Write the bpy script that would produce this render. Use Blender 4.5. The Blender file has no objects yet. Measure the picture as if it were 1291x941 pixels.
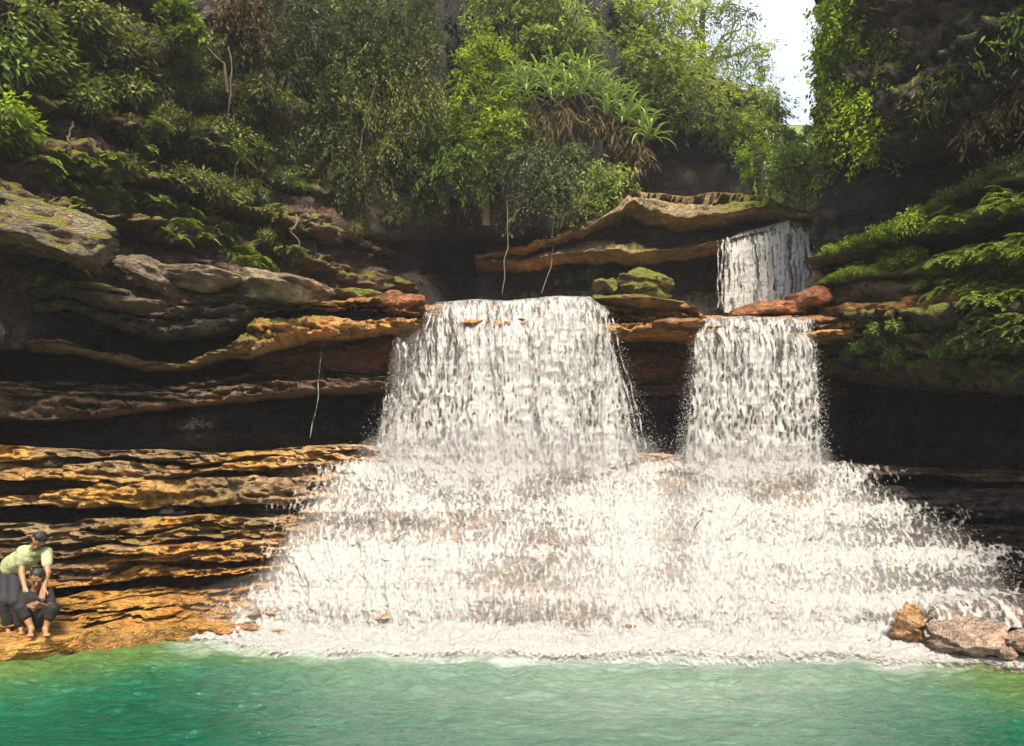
import bpy, math, random
import numpy as np

random.seed(7)
RNG = np.random.default_rng(7)
S = bpy.context.scene
COL = S.collection

# ------------------------------------------------------------------ camera, sky, sun, exposure
F, CX, HZ, H = 1013.0, 645.5, 600.0, 2.2          # focal length / centre / horizon of the photograph (its pixels), eye height (m)
cam_d = bpy.data.cameras.new('camera')
cam = bpy.data.objects.new('camera', cam_d)
COL.objects.link(cam)
cam.location = (0, 0, H)
cam.rotation_euler = (math.radians(90), 0, 0)
cam_d.sensor_width = 36
cam_d.lens = 36 * F / 1291
cam_d.shift_y = (HZ - 470.5) / 1291
cam_d.clip_end = 2000
S.camera = cam

SUN_EL, SUN_AZ = math.radians(52), math.radians(172)   # azimuth clockwise from +Y: behind the camera, to the right
w = bpy.data.worlds.new('World')
S.world = w
w.use_nodes = True
wn, wl = w.node_tree.nodes, w.node_tree.links
bg = wn['Background']
sky = wn.new('ShaderNodeTexSky')
sky.sky_type = 'NISHITA'
sky.sun_disc = False
sky.sun_elevation = SUN_EL
sky.sun_rotation = SUN_AZ
sky.air_density, sky.dust_density, sky.ozone_density = 1.0, 2.5, 1.0
tc = wn.new('ShaderNodeTexCoord')
cn = wn.new('ShaderNodeTexNoise')
cn.inputs['Scale'].default_value = 2.2
cn.inputs['Detail'].default_value = 6
cr = wn.new('ShaderNodeValToRGB')
cr.color_ramp.elements[0].position, cr.color_ramp.elements[1].position = .40, .66
wl.new(tc.outputs['Generated'], cn.inputs['Vector'])
wl.new(cn.outputs['Fac'], cr.inputs['Fac'])
cm = wn.new('ShaderNodeMix')
cm.data_type = 'RGBA'
wl.new(cr.outputs['Color'], cm.inputs['Factor'])
wl.new(sky.outputs['Color'], cm.inputs['A'])
cm.inputs['B'].default_value = (4.6, 4.7, 4.85, 1)     # thin bright cloud
wl.new(cm.outputs['Result'], bg.inputs['Color'])
bg.inputs['Strength'].default_value = 0.10

sun_d = bpy.data.lights.new('sun', 'SUN')
sun_d.energy = 2.6
sun_d.angle = math.radians(14)
sun_d.color = (1, .89, .71)
sun = bpy.data.objects.new('sun', sun_d)
COL.objects.link(sun)
sun.rotation_euler = (math.pi / 2 - SUN_EL, 0, math.pi - SUN_AZ)
S.view_settings.view_transform = 'Standard'
S.view_settings.look = 'None'
S.view_settings.exposure = 1.75
S.view_settings.gamma = 1
S.cycles.transparent_max_bounces = 14
S.cycles.max_bounces = 6
S.cycles.diffuse_bounces = 3
S.cycles.volume_bounces = 0
S.cycles.use_adaptive_sampling = True
S.cycles.adaptive_threshold = .02
S.cycles.use_denoising = True

# ------------------------------------------------------------------ helpers
def at(px, py, Y):
    """the world point at depth Y that the photograph shows at (px, py)"""
    return np.array([(px - CX) / F * Y, Y, H + (HZ - py) / F * Y])

def smooth(t):
    return t * t * (3 - 2 * t)

def sstep(a, b, x):
    return smooth(np.clip((x - a) / (b - a), 0, 1))

def _hash(ix, iy, iz, seed):
    h = (ix.astype(np.uint32) * np.uint32(374761393) + iy.astype(np.uint32) * np.uint32(668265263)
         + iz.astype(np.uint32) * np.uint32(2147483647) + np.uint32((seed * 974634541) & 0xffffffff))
    h = (h ^ (h >> np.uint32(13))) * np.uint32(1274126177)
    h = (h ^ (h >> np.uint32(16))) * np.uint32(2246822519)
    h ^= h >> np.uint32(15)
    return h.astype(np.float64) / 4294967295.0

def vn(x, y, z, seed=0):
    x, y, z = np.broadcast_arrays(np.asarray(x, float), np.asarray(y, float), np.asarray(z, float))
    fx, fy, fz = np.floor(x), np.floor(y), np.floor(z)
    ix, iy, iz = fx.astype(np.int64), fy.astype(np.int64), fz.astype(np.int64)
    u, v, t = smooth(x - fx), smooth(y - fy), smooth(z - fz)
    r = 0
    for dx in (0, 1):
        for dy in (0, 1):
            for dz in (0, 1):
                k = (u if dx else 1 - u) * (v if dy else 1 - v) * (t if dz else 1 - t)
                r = r + k * _hash(ix + dx, iy + dy, iz + dz, seed)
    return r * 2 - 1

def fbm(x, y, z, octv=4, seed=0, gain=.5):
    r, a, s = 0, 1., 0.
    for o in range(octv):
        f = 2.03 ** o
        r = r + a * vn(x * f + 7.3 * o, y * f + 3.1 * o, z * f + 1.7 * o, seed + o)
        s += a
        a *= gain
    return r / s

def worley(x, y, z, seed=0):
    """F1, F2 and a random value of the nearest cell"""
    x, y, z = np.broadcast_arrays(np.asarray(x, float), np.asarray(y, float), np.asarray(z, float))
    ix, iy, iz = np.floor(x).astype(np.int64), np.floor(y).astype(np.int64), np.floor(z).astype(np.int64)
    f1 = np.full(x.shape, 9.)
    f2 = np.full(x.shape, 9.)
    cid = np.zeros(x.shape)
    for dx in (-1, 0, 1):
        for dy in (-1, 0, 1):
            for dz in (-1, 0, 1):
                a, b, c = ix + dx, iy + dy, iz + dz
                d = np.sqrt((a + _hash(a, b, c, seed) - x) ** 2 + (b + _hash(a, b, c, seed + 1) - y) ** 2 + (c + _hash(a, b, c, seed + 2) - z) ** 2)
                near = d < f1
                f2 = np.where(near, f1, np.minimum(f2, d))
                cid = np.where(near, _hash(a, b, c, seed + 3), cid)
                f1 = np.where(near, d, f1)
    return f1, f2, cid

def link(name, data, parent=None):
    o = bpy.data.objects.new(name, data)
    COL.objects.link(o)
    if parent is not None:
        o.parent = parent
    return o

def mesh_data(name, V, faces, mat, smooth_shade=True, attrs=None):
    """faces: list of integer arrays (n, k)"""
    me = bpy.data.meshes.new(name)
    V = np.asarray(V, np.float32).reshape(-1, 3)
    faces = [np.asarray(f, np.int32) for f in faces if len(f)]
    me.vertices.add(len(V))
    me.vertices.foreach_set('co', V.ravel())
    li = np.concatenate([f.ravel() for f in faces])
    tot = np.concatenate([np.full(len(f), f.shape[1], np.int32) for f in faces])
    me.loops.add(len(li))
    me.loops.foreach_set('vertex_index', li)
    me.polygons.add(len(tot))
    me.polygons.foreach_set('loop_start', (np.cumsum(tot) - tot).astype(np.int32))
    me.polygons.foreach_set('loop_total', tot)
    if smooth_shade:
        me.polygons.foreach_set('use_smooth', np.ones(len(tot), bool))
    for k, a in (attrs or {}).items():
        a = np.asarray(a, np.float32)
        if a.ndim == 2:
            at_ = me.attributes.new(k, 'FLOAT_COLOR', 'POINT')
            if a.shape[1] == 3:
                a = np.concatenate([a, np.ones((len(a), 1), np.float32)], 1)
            at_.data.foreach_set('color', a.ravel())
        else:
            me.attributes.new(k, 'FLOAT', 'POINT').data.foreach_set('value', a.ravel())
    if mat is not None:
        me.materials.append(mat)
    me.update(calc_edges=True)
    return me

def mesh_obj(name, V, faces, mat, parent=None, smooth_shade=True, attrs=None):
    return link(name, mesh_data(name, V, faces, mat, smooth_shade, attrs), parent)

def grid_faces(nr, nc, off=0):
    i = np.arange(nr - 1)[:, None] * nc + np.arange(nc - 1)[None, :]
    i = i.ravel() + off
    return np.stack([i, i + 1, i + nc + 1, i + nc], 1)

def thing(name, label, cat, loc=(0, 0, 0), group=None):
    o = link(name, None)
    o.location = loc
    o.empty_display_size = .1
    return tag(o, label, cat, group)

def tag(o, label=None, cat=None, group=None, kind=None):
    if label: o['label'] = label
    if cat: o['category'] = cat
    if group: o['group'] = group
    if kind: o['kind'] = kind
    return o

def copy_tree(o, parent=None):
    c = o.copy()
    COL.objects.link(c)
    c.parent = parent
    for ch in list(o.children):
        copy_tree(ch, c)
    return c

def tubes(paths, sides=6):
    """paths: list of (points (n,3), radii (n)); one mesh of tapered tubes"""
    Vs, Fs, off = [], [], 0
    for P, R in paths:
        P = np.asarray(P, float)
        R = np.broadcast_to(np.asarray(R, float), (len(P),))
        T = np.gradient(P, axis=0)
        T /= np.linalg.norm(T, axis=1)[:, None] + 1e-9
        ref = np.array([.31, .95, .1]) if abs(T[0][1]) < .8 else np.array([.9, .1, .4])
        A = np.cross(T, ref)
        A /= np.linalg.norm(A, axis=1)[:, None] + 1e-9
        B = np.cross(T, A)
        th = np.arange(sides) / sides * 2 * math.pi
        ring = P[:, None] + R[:, None, None] * (np.cos(th)[None, :, None] * A[:, None] + np.sin(th)[None, :, None] * B[:, None])
        n = len(P)
        i = np.arange(n - 1)[:, None] * sides + np.arange(sides)[None]
        j = np.arange(n - 1)[:, None] * sides + (np.arange(sides)[None] + 1) % sides
        Fs.append(np.stack([i, j, j + sides, i + sides], -1).reshape(-1, 4) + off)
        Vs.append(ring.reshape(-1, 3))
        off += n * sides
    return np.concatenate(Vs), np.concatenate(Fs)

def wander(p0, p1, n, amp, seed, sag=0.):
    """a slightly crooked line from p0 to p1"""
    t = np.linspace(0, 1, n)[:, None]
    p0, p1 = np.asarray(p0, float), np.asarray(p1, float)
    L = np.linalg.norm(p1 - p0)
    P = p0 + (p1 - p0) * t
    r = np.random.default_rng(seed)
    ph = r.uniform(0, 50, 3)
    for a in range(3):
        P[:, a] += amp * L * (vn(t[:, 0] * 4 + ph[a], ph[a], 0, seed) * np.minimum(t[:, 0] * 4, 1)) * (1 - .0 * t[:, 0])
    P[:, 2] -= sag * L * 4 * (t * (1 - t))[:, 0]
    return P

# ------------------------------------------------------------------ materials
def mat_new(name):
    m = bpy.data.materials.new(name)
    m.use_nodes = True
    nt = m.node_tree
    return m, nt.nodes, nt.links, nt.nodes['Principled BSDF']

def N(nodes, t, **kw):
    n = nodes.new(t)
    for k, v in kw.items():
        if k in n.inputs: n.inputs[k].default_value = v
        else: setattr(n, k, v)
    return n

def noise_node(nodes, links, vec, scale, detail=6, rough=.55, stretch=None):
    if stretch is not None:
        mp = nodes.new('ShaderNodeMapping')
        mp.inputs['Scale'].default_value = stretch
        links.new(vec, mp.inputs['Vector'])
        vec = mp.outputs['Vector']
    n = nodes.new('ShaderNodeTexNoise')
    n.inputs['Scale'].default_value = scale
    n.inputs['Detail'].default_value = detail
    n.inputs['Roughness'].default_value = rough
    links.new(vec, n.inputs['Vector'])
    return n.outputs['Fac']

def ramp(nodes, links, fac, stops):
    r = nodes.new('ShaderNodeValToRGB')
    e = r.color_ramp.elements
    while len(e) > len(stops): e.remove(e[-1])
    while len(e) < len(stops): e.new(.5)
    for i, (p, c) in enumerate(stops):
        e[i].position = p
        e[i].color = (c, c, c, 1) if not hasattr(c, '__len__') else (*c, 1)
    links.new(fac, r.inputs['Fac'])
    return r.outputs['Color']

def mixc(nodes, links, fac, a, b, mode='MIX'):
    m = nodes.new('ShaderNodeMix')
    m.data_type = 'RGBA'
    m.blend_type = mode
    for sock, v in (('Factor', fac), ('A', a), ('B', b)):
        if isinstance(v, (int, float)): m.inputs[sock].default_value = v
        elif isinstance(v, tuple): m.inputs[sock].default_value = (*v, 1)
        else: links.new(v, m.inputs[sock])
    return m.outputs['Result']

def maths(nodes, links, op, a, b=0., clamp=False):
    m = nodes.new('ShaderNodeMath')
    m.operation = op
    m.use_clamp = clamp
    for i, v in enumerate((a, b)):
        if isinstance(v, (int, float)): m.inputs[i].default_value = v
        else: links.new(v, m.inputs[i])
    return m.outputs[0]

def rock_material():
    m, n, l, b = mat_new('layered_rock')
    tcn = n.new('ShaderNodeTexCoord').outputs['Object']
    ta = N(n, 'ShaderNodeAttribute', attribute_name='tint').outputs['Color']
    mo = N(n, 'ShaderNodeAttribute', attribute_name='moss').outputs['Fac']
    big = noise_node(n, l, tcn, 1.3, 8)
    mid = noise_node(n, l, tcn, 9, 8, .62)
    fine = noise_node(n, l, tcn, 45, 6, .65)
    lam = noise_node(n, l, tcn, 3.5, 8, .68, (1, 1, 4.5))
    c = mixc(n, l, 1., ta, ramp(n, l, big, [(.28, .55), (.72, 1.4)]), 'MULTIPLY')
    c = mixc(n, l, 1., c, ramp(n, l, lam, [(.3, .6), (.5, 1.0), (.7, 1.3)]), 'MULTIPLY')
    c = mixc(n, l, 1., c, ramp(n, l, mid, [(.32, .55), (.6, 1.6)]), 'MULTIPLY')
    # rusty and pale mineral stains
    st = ramp(n, l, noise_node(n, l, tcn, 2.1, 6, .6, (1, 1, .5)), [(.56, 0.), (.70, .5)])
    c = mixc(n, l, st, c, mixc(n, l, 1., c, (1.5, .75, .45), 'MULTIPLY'))
    # moss and algae on faces that look up
    geo = n.new('ShaderNodeNewGeometry')
    sep = n.new('ShaderNodeSeparateXYZ')
    l.new(geo.outputs['Normal'], sep.inputs[0])
    up = maths(n, l, 'MULTIPLY', sep.outputs['Z'], .55)
    mm = maths(n, l, 'ADD', mo, up)
    mm = maths(n, l, 'ADD', mm, maths(n, l, 'MULTIPLY', maths(n, l, 'SUBTRACT', mid, .5), 1.3))
    mm = maths(n, l, 'ADD', mm, maths(n, l, 'MULTIPLY', maths(n, l, 'SUBTRACT', big, .5), 1.2))
    mf = ramp(n, l, mm, [(.55, 0.), (.85, 1.)])
    mossc = mixc(n, l, fine, (.09, .115, .014), (.36, .36, .04))
    gate = maths(n, l, 'MULTIPLY', mf, maths(n, l, 'MULTIPLY', mo, 3.0, True), True)
    c = mixc(n, l, gate, c, mossc)
    l.new(c, b.inputs['Base Color'])
    l.new(ramp(n, l, mid, [(.3, .45), (.7, .9)]), b.inputs['Roughness'])
    b.inputs['Specular IOR Level'].default_value = .35
    vc = n.new('ShaderNodeTexVoronoi'); vc.feature = 'DISTANCE_TO_EDGE'; vc.inputs['Scale'].default_value = 7
    mpv = n.new('ShaderNodeMapping'); mpv.inputs['Scale'].default_value = (1, 1, 2.4)
    wv = n.new('ShaderNodeVectorMath'); wv.operation = 'MULTIPLY_ADD'
    nz = n.new('ShaderNodeTexNoise'); nz.inputs['Scale'].default_value = 4; nz.inputs['Detail'].default_value = 4
    l.new(tcn, nz.inputs['Vector'])
    l.new(nz.outputs['Color'], wv.inputs[0]); wv.inputs[1].default_value = (.3, .3, .2); l.new(tcn, wv.inputs[2])
    l.new(wv.outputs[0], mpv.inputs['Vector']); l.new(mpv.outputs[0], vc.inputs['Vector'])
    crack = ramp(n, l, vc.outputs['Distance'], [(.0, 0.), (.10, 1.)])
    hgt = maths(n, l, 'ADD', maths(n, l, 'MULTIPLY', fine, .7), maths(n, l, 'ADD', maths(n, l, 'MULTIPLY', mid, 1.3), lam))
    hgt = maths(n, l, 'ADD', hgt, maths(n, l, 'MULTIPLY', crack, .35))
    bp = N(n, 'ShaderNodeBump', Strength=1., Distance=.11)
    l.new(hgt, bp.inputs['Height'])
    l.new(bp.outputs['Normal'], b.inputs['Normal'])
    return m

ROCK = rock_material()

def leaf_material(name, dark, light, trans=.3, rough=.6):
    m, n, l, b = mat_new(name)
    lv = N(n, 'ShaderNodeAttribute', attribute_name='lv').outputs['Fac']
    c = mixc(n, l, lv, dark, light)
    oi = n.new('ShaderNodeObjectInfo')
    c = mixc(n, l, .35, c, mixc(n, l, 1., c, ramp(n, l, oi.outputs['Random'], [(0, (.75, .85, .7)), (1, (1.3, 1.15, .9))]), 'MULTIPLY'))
    l.new(c, b.inputs['Base Color'])
    b.inputs['Roughness'].default_value = rough
    b.inputs['Specular IOR Level'].default_value = .12
    t = n.new('ShaderNodeBsdfTranslucent')
    l.new(mixc(n, l, 1., c, (1.15, 1.2, .6), 'MULTIPLY'), t.inputs['Color'])
    mx = n.new('ShaderNodeMixShader')
    mx.inputs[0].default_value = trans
    l.new(b.outputs[0], mx.inputs[1])
    l.new(t.outputs[0], mx.inputs[2])
    l.new(mx.outputs[0], n['Material Output'].inputs['Surface'])
    return m

LEAF = {
    'olive': leaf_material('olive_leaf', (.045, .060, .018), (.23, .26, .07)),
    'green': leaf_material('green_leaf', (.05, .09, .022), (.22, .31, .065)),
    'lime': leaf_material('lime_leaf', (.075, .115, .014), (.31, .39, .045), .4),
    'grey': leaf_material('grey_green_leaf', (.055, .075, .035), (.20, .23, .11)),
    'pale': leaf_material('pale_leaf', (.10, .14, .035), (.40, .47, .13), .5),
    'dark': leaf_material('dark_leaf', (.03, .04, .012), (.13, .135, .04)),
    'ivy': leaf_material('ivy_leaf', (.07, .12, .012), (.38, .50, .05), .35),
    'fern': leaf_material('fern_leaf', (.05, .085, .014), (.24, .31, .045), .3),
    'strap': leaf_material('strap_leaf', (.08, .13, .045), (.33, .44, .15), .3, .5),
    'dry': leaf_material('dry_leaf', (.06, .045, .022), (.20, .15, .075), .2, .7),
}

def bark_material(name, c0, c1):
    m, n, l, b = mat_new(name)
    tcn = n.new('ShaderNodeTexCoord').outputs['Object']
    a = noise_node(n, l, tcn, 12, 8, .6, (1, 1, .25))
    l.new(mixc(n, l, ramp(n, l, a, [(.3, 0.), (.7, 1.)]), c0, c1), b.inputs['Base Color'])
    b.inputs['Roughness'].default_value = .85
    bp = N(n, 'ShaderNodeBump', Strength=.6, Distance=.02)
    l.new(a, bp.inputs['Height'])
    l.new(bp.outputs['Normal'], b.inputs['Normal'])
    return m

BARK = bark_material('grey_bark', (.05, .04, .03), (.22, .18, .12))
VINE = bark_material('pale_root_bark', (.045, .035, .022), (.16, .13, .085))

# ------------------------------------------------------------------ layered rock walls
GRIDS = []            # vertex grids of all walls, for setting plants on them

def itp(tab, px):
    if np.isscalar(tab): return np.full(np.shape(px), float(tab))
    if callable(tab): return tab(px)
    a = np.array(tab, float)
    return np.interp(px, a[:, 0], a[:, 1])

def strata_wall(name, plan, ncol, top, beds, dirs=None, cap=(0, 0, 0), seed=1, zmin_Y=8.5, dens=1., ledge='rock_ledge', ledges=True, px_of=None):
    nb, prev = [], top
    for b in beds:                          # a bed may be split into thin ledges with worn seams between, tinted darker for their shade
        k = b.get('sub', 1)
        if k > 1:
            lo_, hi_ = prev, b['py']
            def mix(f, lo_=lo_, hi_=hi_): return lambda px: itp(lo_, px) * (1 - f) + itp(hi_, px) * f
            for j in range(k):
                last = j == k - 1
                le = b.get('lean', 0.)
                def Pj(px, P=b['P'], sh=le * ((j + .5) / k - .5)): return itp(P, px) + sh
                nb.append(dict(b, P=Pj, lean=le / k, py=b['py'] if last else mix((j + .74) / k), n=max(4, b.get('n', 8) // k), sub=1))
                if not last:
                    sw = b.get('seam', .26)
                    def Pin(px, P=Pj, sw=sw): return itp(P, px) - sw
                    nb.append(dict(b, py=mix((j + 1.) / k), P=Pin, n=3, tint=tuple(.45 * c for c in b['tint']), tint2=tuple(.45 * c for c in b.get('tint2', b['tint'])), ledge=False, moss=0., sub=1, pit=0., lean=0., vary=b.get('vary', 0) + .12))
                    nb[-1].pop('tint_r', None)
        else: nb.append(b)
        prev = b['py']
    beds = nb
    plan = np.array(plan, float)
    seg = np.linalg.norm(np.diff(plan, axis=0), axis=1)
    dist = np.maximum(np.linalg.norm((plan[1:] + plan[:-1]) / 2, axis=1), 7)
    vis = np.where((plan[1:, 1] < 6) , .35, 1.)
    cum = np.concatenate([[0], np.cumsum(seg / dist * vis)])
    u = np.linspace(0, cum[-1], ncol)
    X, Y = np.interp(u, cum, plan[:, 0]), np.interp(u, cum, plan[:, 1])
    k = max(3, ncol // 40) | 1
    ker = np.ones(k) / k
    def sm(a): return np.convolve(np.pad(a, k // 2, mode='edge'), ker, 'valid')
    if dirs is None:
        tx, ty = np.gradient(sm(X)), np.gradient(sm(Y))
        nx, ny = ty, -tx
        sgn = np.where(nx * -X + ny * -Y < 0, -1., 1.)
        sgn = np.sign(np.median(sgn)) if True else sgn
        L = np.hypot(nx, ny) + 1e-9
        nx, ny = sgn * nx / L, sgn * ny / L
    else:
        d = np.array(dirs, float)
        nx, ny = np.interp(u, cum, d[:, 0]), np.interp(u, cum, d[:, 1])
        L = np.hypot(nx, ny)
        nx, ny = nx / L, ny / L
    Yv = np.maximum(Y, zmin_Y)
    px = CX + F * X / np.maximum(Y, 3) if px_of is None else px_of(u / cum[-1])
    Ps = [itp(b['P'], px) for b in beds]
    for i, b in enumerate(beds):
        if 'vary' in b: Ps[i] = Ps[i] + b['vary'] * itp(b.get('vary_at', 1.), px) * fbm(X * .8, Y * .8, i * 4.7, 3, seed + 90 + i)
    def zof(py, P): return H + (HZ - py) / F * np.maximum(Yv + ny * P, 4)
    zs = [zof(itp(top, px), Ps[0])]
    for i, b in enumerate(beds):
        Pm = Ps[i] if i + 1 >= len(beds) else np.maximum(Ps[i], Ps[i + 1])
        z = zof(itp(b['py'], px), Pm)
        z = z + b.get('warp', .05) * fbm(X * 1.7, Y * 1.7, i * 3.3, 3, seed + 40 + i) + .028 * fbm(X * 6, Y * 6, i * 5.1, 3, seed + 80 + i)
        zs.append(np.minimum(z, zs[-1] - .012))
    rows = []   # z, p, bed, t
    if cap[2]:
        for j in range(cap[2], 0, -1):
            f = j / cap[2]
            rows.append((zs[0] + cap[1] * f, Ps[0] - cap[0] * f ** 1.3, 0, -1.))
    starts = []
    for i, b in enumerate(beds):
        starts.append(len(rows))
        n = max(4, int(b.get('n', 8) * dens))
        for t in np.linspace(0, 1, n):
            th = np.minimum(zs[i] - zs[i + 1], .6)
            p = Ps[i] + b.get('lean', 0.) * (t - .5) + b.get('round', .35) * th * (.5 - abs(2 * t - 1) ** 3.5) * .5
            rows.append((zs[i] + (zs[i + 1] - zs[i]) * t, p, i, t))
        if i + 1 < len(beds):
            th2 = np.minimum(zs[i + 1] - zs[i + 2], .6)
            p2 = Ps[i + 1] - beds[i + 1].get('lean', 0.) * .5 - beds[i + 1].get('round', .35) * th2 * .25
            p1 = rows[-1][1]
            for f in (.33, .67):
                rows.append((zs[i + 1] - .01 * f, p1 + (p2 - p1) * f, i, 1.))
    starts.append(len(rows))
    Z = np.array([r[0] for r in rows])
    P = np.array([r[1] for r in rows])
    bi = np.array([r[2] for r in rows])
    nr = len(rows)
    def per(key, dflt): return np.array([b.get(key, dflt) for b in beds])[bi][:, None]
    rough, pit, lamv = per('rough', 1.), per('pit', .0), per('lam', 1.)
    QX, QY = X[None] + nx[None] * P, Y[None] + ny[None] * P
    d = .24 * rough * fbm(QX * .7, QY * .7, Z * .9, 3, seed)
    d = d + .13 * rough * fbm(QX * 2.4, QY * 2.4, Z * 4.5, 4, seed + 5)
    d = d + .035 * lamv * fbm(QX * 1.6, QY * 1.6, Z * 16, 3, seed + 9)
    wx_, wz_ = .25 * fbm(QX * 1.5, QY * 1.5, Z * 1.5, 2, seed + 61), .10 * fbm(QX * 2.5, QY * 2.5, Z * 2, 2, seed + 62)
    f1, f2, cid = worley((QX + wx_) * 1.4, (QY + wx_) * 1.4, (Z + wz_) * 3.8, seed + 11)
    d = d + .22 * rough * (cid - .5) * sstep(.0, .10, f2 - f1) - .06 * rough * (1 - sstep(0, .1, f2 - f1))
    f1, f2, cid = worley((QX + wx_) * 4.2, (QY + wx_) * 4.2, (Z + wz_) * 9.5, seed + 13)
    d = d + .085 * rough * (cid - .5) * sstep(.0, .12, f2 - f1) - .03 * rough * (1 - sstep(0, .12, f2 - f1))
    d = d + .035 * rough * fbm(QX * 11, QY * 11, Z * 17, 2, seed + 15)
    sl = per('slot', .35)
    sn = fbm((QX + wx_) * 1.9, (QY + wx_) * 1.9, Z * 10 + 1.2 * fbm(QX * 1.3, QY * 1.3, Z * 2, 2, seed + 73), 3, seed + 71)
    d = d - sl * .17 * sstep(.10, .24, sn) - sl * .06 * sstep(.08, .2, fbm(QX * 5, QY * 5, Z * 24, 2, seed + 75))
    d = d + .05 * rough * (1 - 2 * np.abs(fbm(QX * 5, QY * 5, Z * 8, 3, seed + 77)))
    if pit.max() > 0:
        f1, f2, cid = worley(QX * 4.2, QY * 4.2, Z * 7.5, seed + 21)
        d = d + pit * (.10 * (cid - .5) - .15 * (cid > .68) * sstep(.6, .2, f1))
    capm = np.array([r[3] for r in rows])[:, None] < 0
    d = np.where(capm, d * .5, d)
    Zn = Z + .03 * fbm(QX * 2.2, QY * 2.2, Z * 2.2, 3, seed + 30)
    Zn = np.where(capm, Zn + .10 * fbm(QX * .9, QY * .9, 0, 4, seed + 31), Zn)
    V = np.stack([QX + nx[None] * d, QY + ny[None] * d, Zn], -1)
    tint = np.array([b['tint'] for b in beds], float)[bi][:, None, :]
    tint2 = np.array([b.get('tint2', b['tint']) for b in beds], float)[bi][:, None, :]
    mixf = sstep(-.25, .3, fbm(QX * .55, QY * .55, Z * 2.0, 4, seed + 50))[..., None]
    C = tint * (1 - mixf) + tint2 * mixf
    if any('tint_r' in b for b in beds):       # a colour that the bed takes on past a column of the wall
        for i, b in enumerate(beds):
            if 'tint_r' in b:
                (a0, a1), cc = b['tint_r']
                f = sstep(a0, a1, px + 25 * fbm(X * 2, Y * 2, i, 2, seed))[None, :, None] * (bi == i)[:, None, None]
                C = C * (1 - f) + np.array(cc) * f
    for i, b in enumerate(beds):
        if 'tint_m' in b:
            f = (np.interp(px + 30 * fbm(X * 2, Y * 2, i, 2, seed + 3), [310, 420, 960, 1060], [0, 1, 1, 0]))[None, :, None] * (bi == i)[:, None, None] * .85
            C = C * (1 - f) + np.array(b['tint_m']) * f
    moss = np.stack([itp(b.get('moss', 0.), px) for b in beds])[bi]
    GRIDS.append(V)
    def build(nm, r0, r1, parent):
        sub = V[r0:r1]
        return mesh_obj(nm, sub.reshape(-1, 3), [grid_faces(r1 - r0, ncol)], ROCK, parent, True,
                        {'tint': C[r0:r1].reshape(-1, 3), 'moss': moss[r0:r1].ravel()})
    body_rows = []
    root = None
    # the recessed beds and the cap are the wall itself, each standing ledge a part of it
    Vb, Fb, Cb, Mb, off = [], [], [], [], 0
    spans = []
    for i, b in enumerate(beds):
        r0 = 0 if i == 0 else starts[i]
        r1 = min(starts[i + 1] + 1, nr)
        spans.append((r0, r1, b.get('ledge', False) and ledges))
    for r0, r1, lg in spans:
        if lg: continue
        Vb.append(V[r0:r1].reshape(-1, 3)); Cb.append(C[r0:r1].reshape(-1, 3)); Mb.append(moss[r0:r1].ravel())
        Fb.append(grid_faces(r1 - r0, ncol, off)); off += (r1 - r0) * ncol
    root = mesh_obj(name, np.concatenate(Vb), [np.concatenate(Fb)], ROCK, None, True, {'tint': np.concatenate(Cb), 'moss': np.concatenate(Mb)})
    tag(root, kind='structure')
    for r0, r1, lg in spans:
        if lg: build(ledge, r0, r1, root)
    return root, V, px

# colours of the beds: natural, except the darkened recess pair
OCHRE, OCHRE2 = (.62, .34, .085), (.50, .25, .07)
TAN, TAN2 = (.33, .23, .12), (.20, .14, .085)
GREY, GREY2 = (.125, .098, .07), (.085, .068, .052)
SHADED_BED, SHADED_BED2 = (.020, .018, .020), (.034, .025, .022)  # dark rock for recessed beds, with the recess shade painted into it
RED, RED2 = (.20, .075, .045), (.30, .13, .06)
BROWN, BROWN2 = (.14, .085, .055), (.085, .055, .042)

APX = np.array([-400, -200, 0, 150, 280, 400, 640, 900, 1040, 1150, 1240, 1300, 1500, 1900], float)
APY = np.array([540, 575, 640, 700, 750, 805, 880], float)
APT = np.array([
    [9.0, 10.7, 11.7, 12.3, 12.8, 13.3, 13.5, 13.5, 13.3, 12.8, 12.3, 11.8, 9.3, 7.0],
    [8.9, 10.5, 11.6, 12.2, 12.7, 13.2, 13.4, 13.4, 13.2, 12.7, 12.2, 11.7, 9.2, 6.9],
    [8.6, 10.1, 11.2, 11.8, 12.3, 12.6, 12.6, 12.6, 12.5, 12.3, 12.0, 11.6, 9.0, 6.7],
    [8.4, 9.9, 10.9, 11.5, 12.0, 12.0, 11.9, 11.9, 11.9, 11.7, 11.4, 11.0, 8.7, 6.5],
    [8.2, 9.7, 10.7, 11.3, 11.8, 11.6, 11.4, 11.4, 11.4, 11.2, 10.8, 10.3, 8.2, 6.2],
    [7.8, 9.2, 10.3, 10.85, 11.6, 11.2, 11.0, 11.0, 11.0, 10.7, 10.2, 9.5, 7.6, 5.8],
    [7.0, 8.4, 9.5, 10.1, 10.9, 10.6, 10.4, 10.4, 10.4, 10.0, 9.3, 8.6, 6.8, 5.0]])

def apron(px, py):
    px, py = np.broadcast_arrays(np.asarray(px, float), np.asarray(py, float))
    i = np.clip(np.searchsorted(APY, py) - 1, 0, len(APY) - 2)
    f = np.clip((py - APY[i]) / (APY[i + 1] - APY[i]), 0, 1)
    rows = np.stack([np.interp(px, APX, r) for r in APT])
    a = np.take_along_axis(rows, i[None], 0)[0]
    b = np.take_along_axis(rows, (i + 1)[None], 0)[0]
    return a * (1 - f) + b * f

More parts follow.
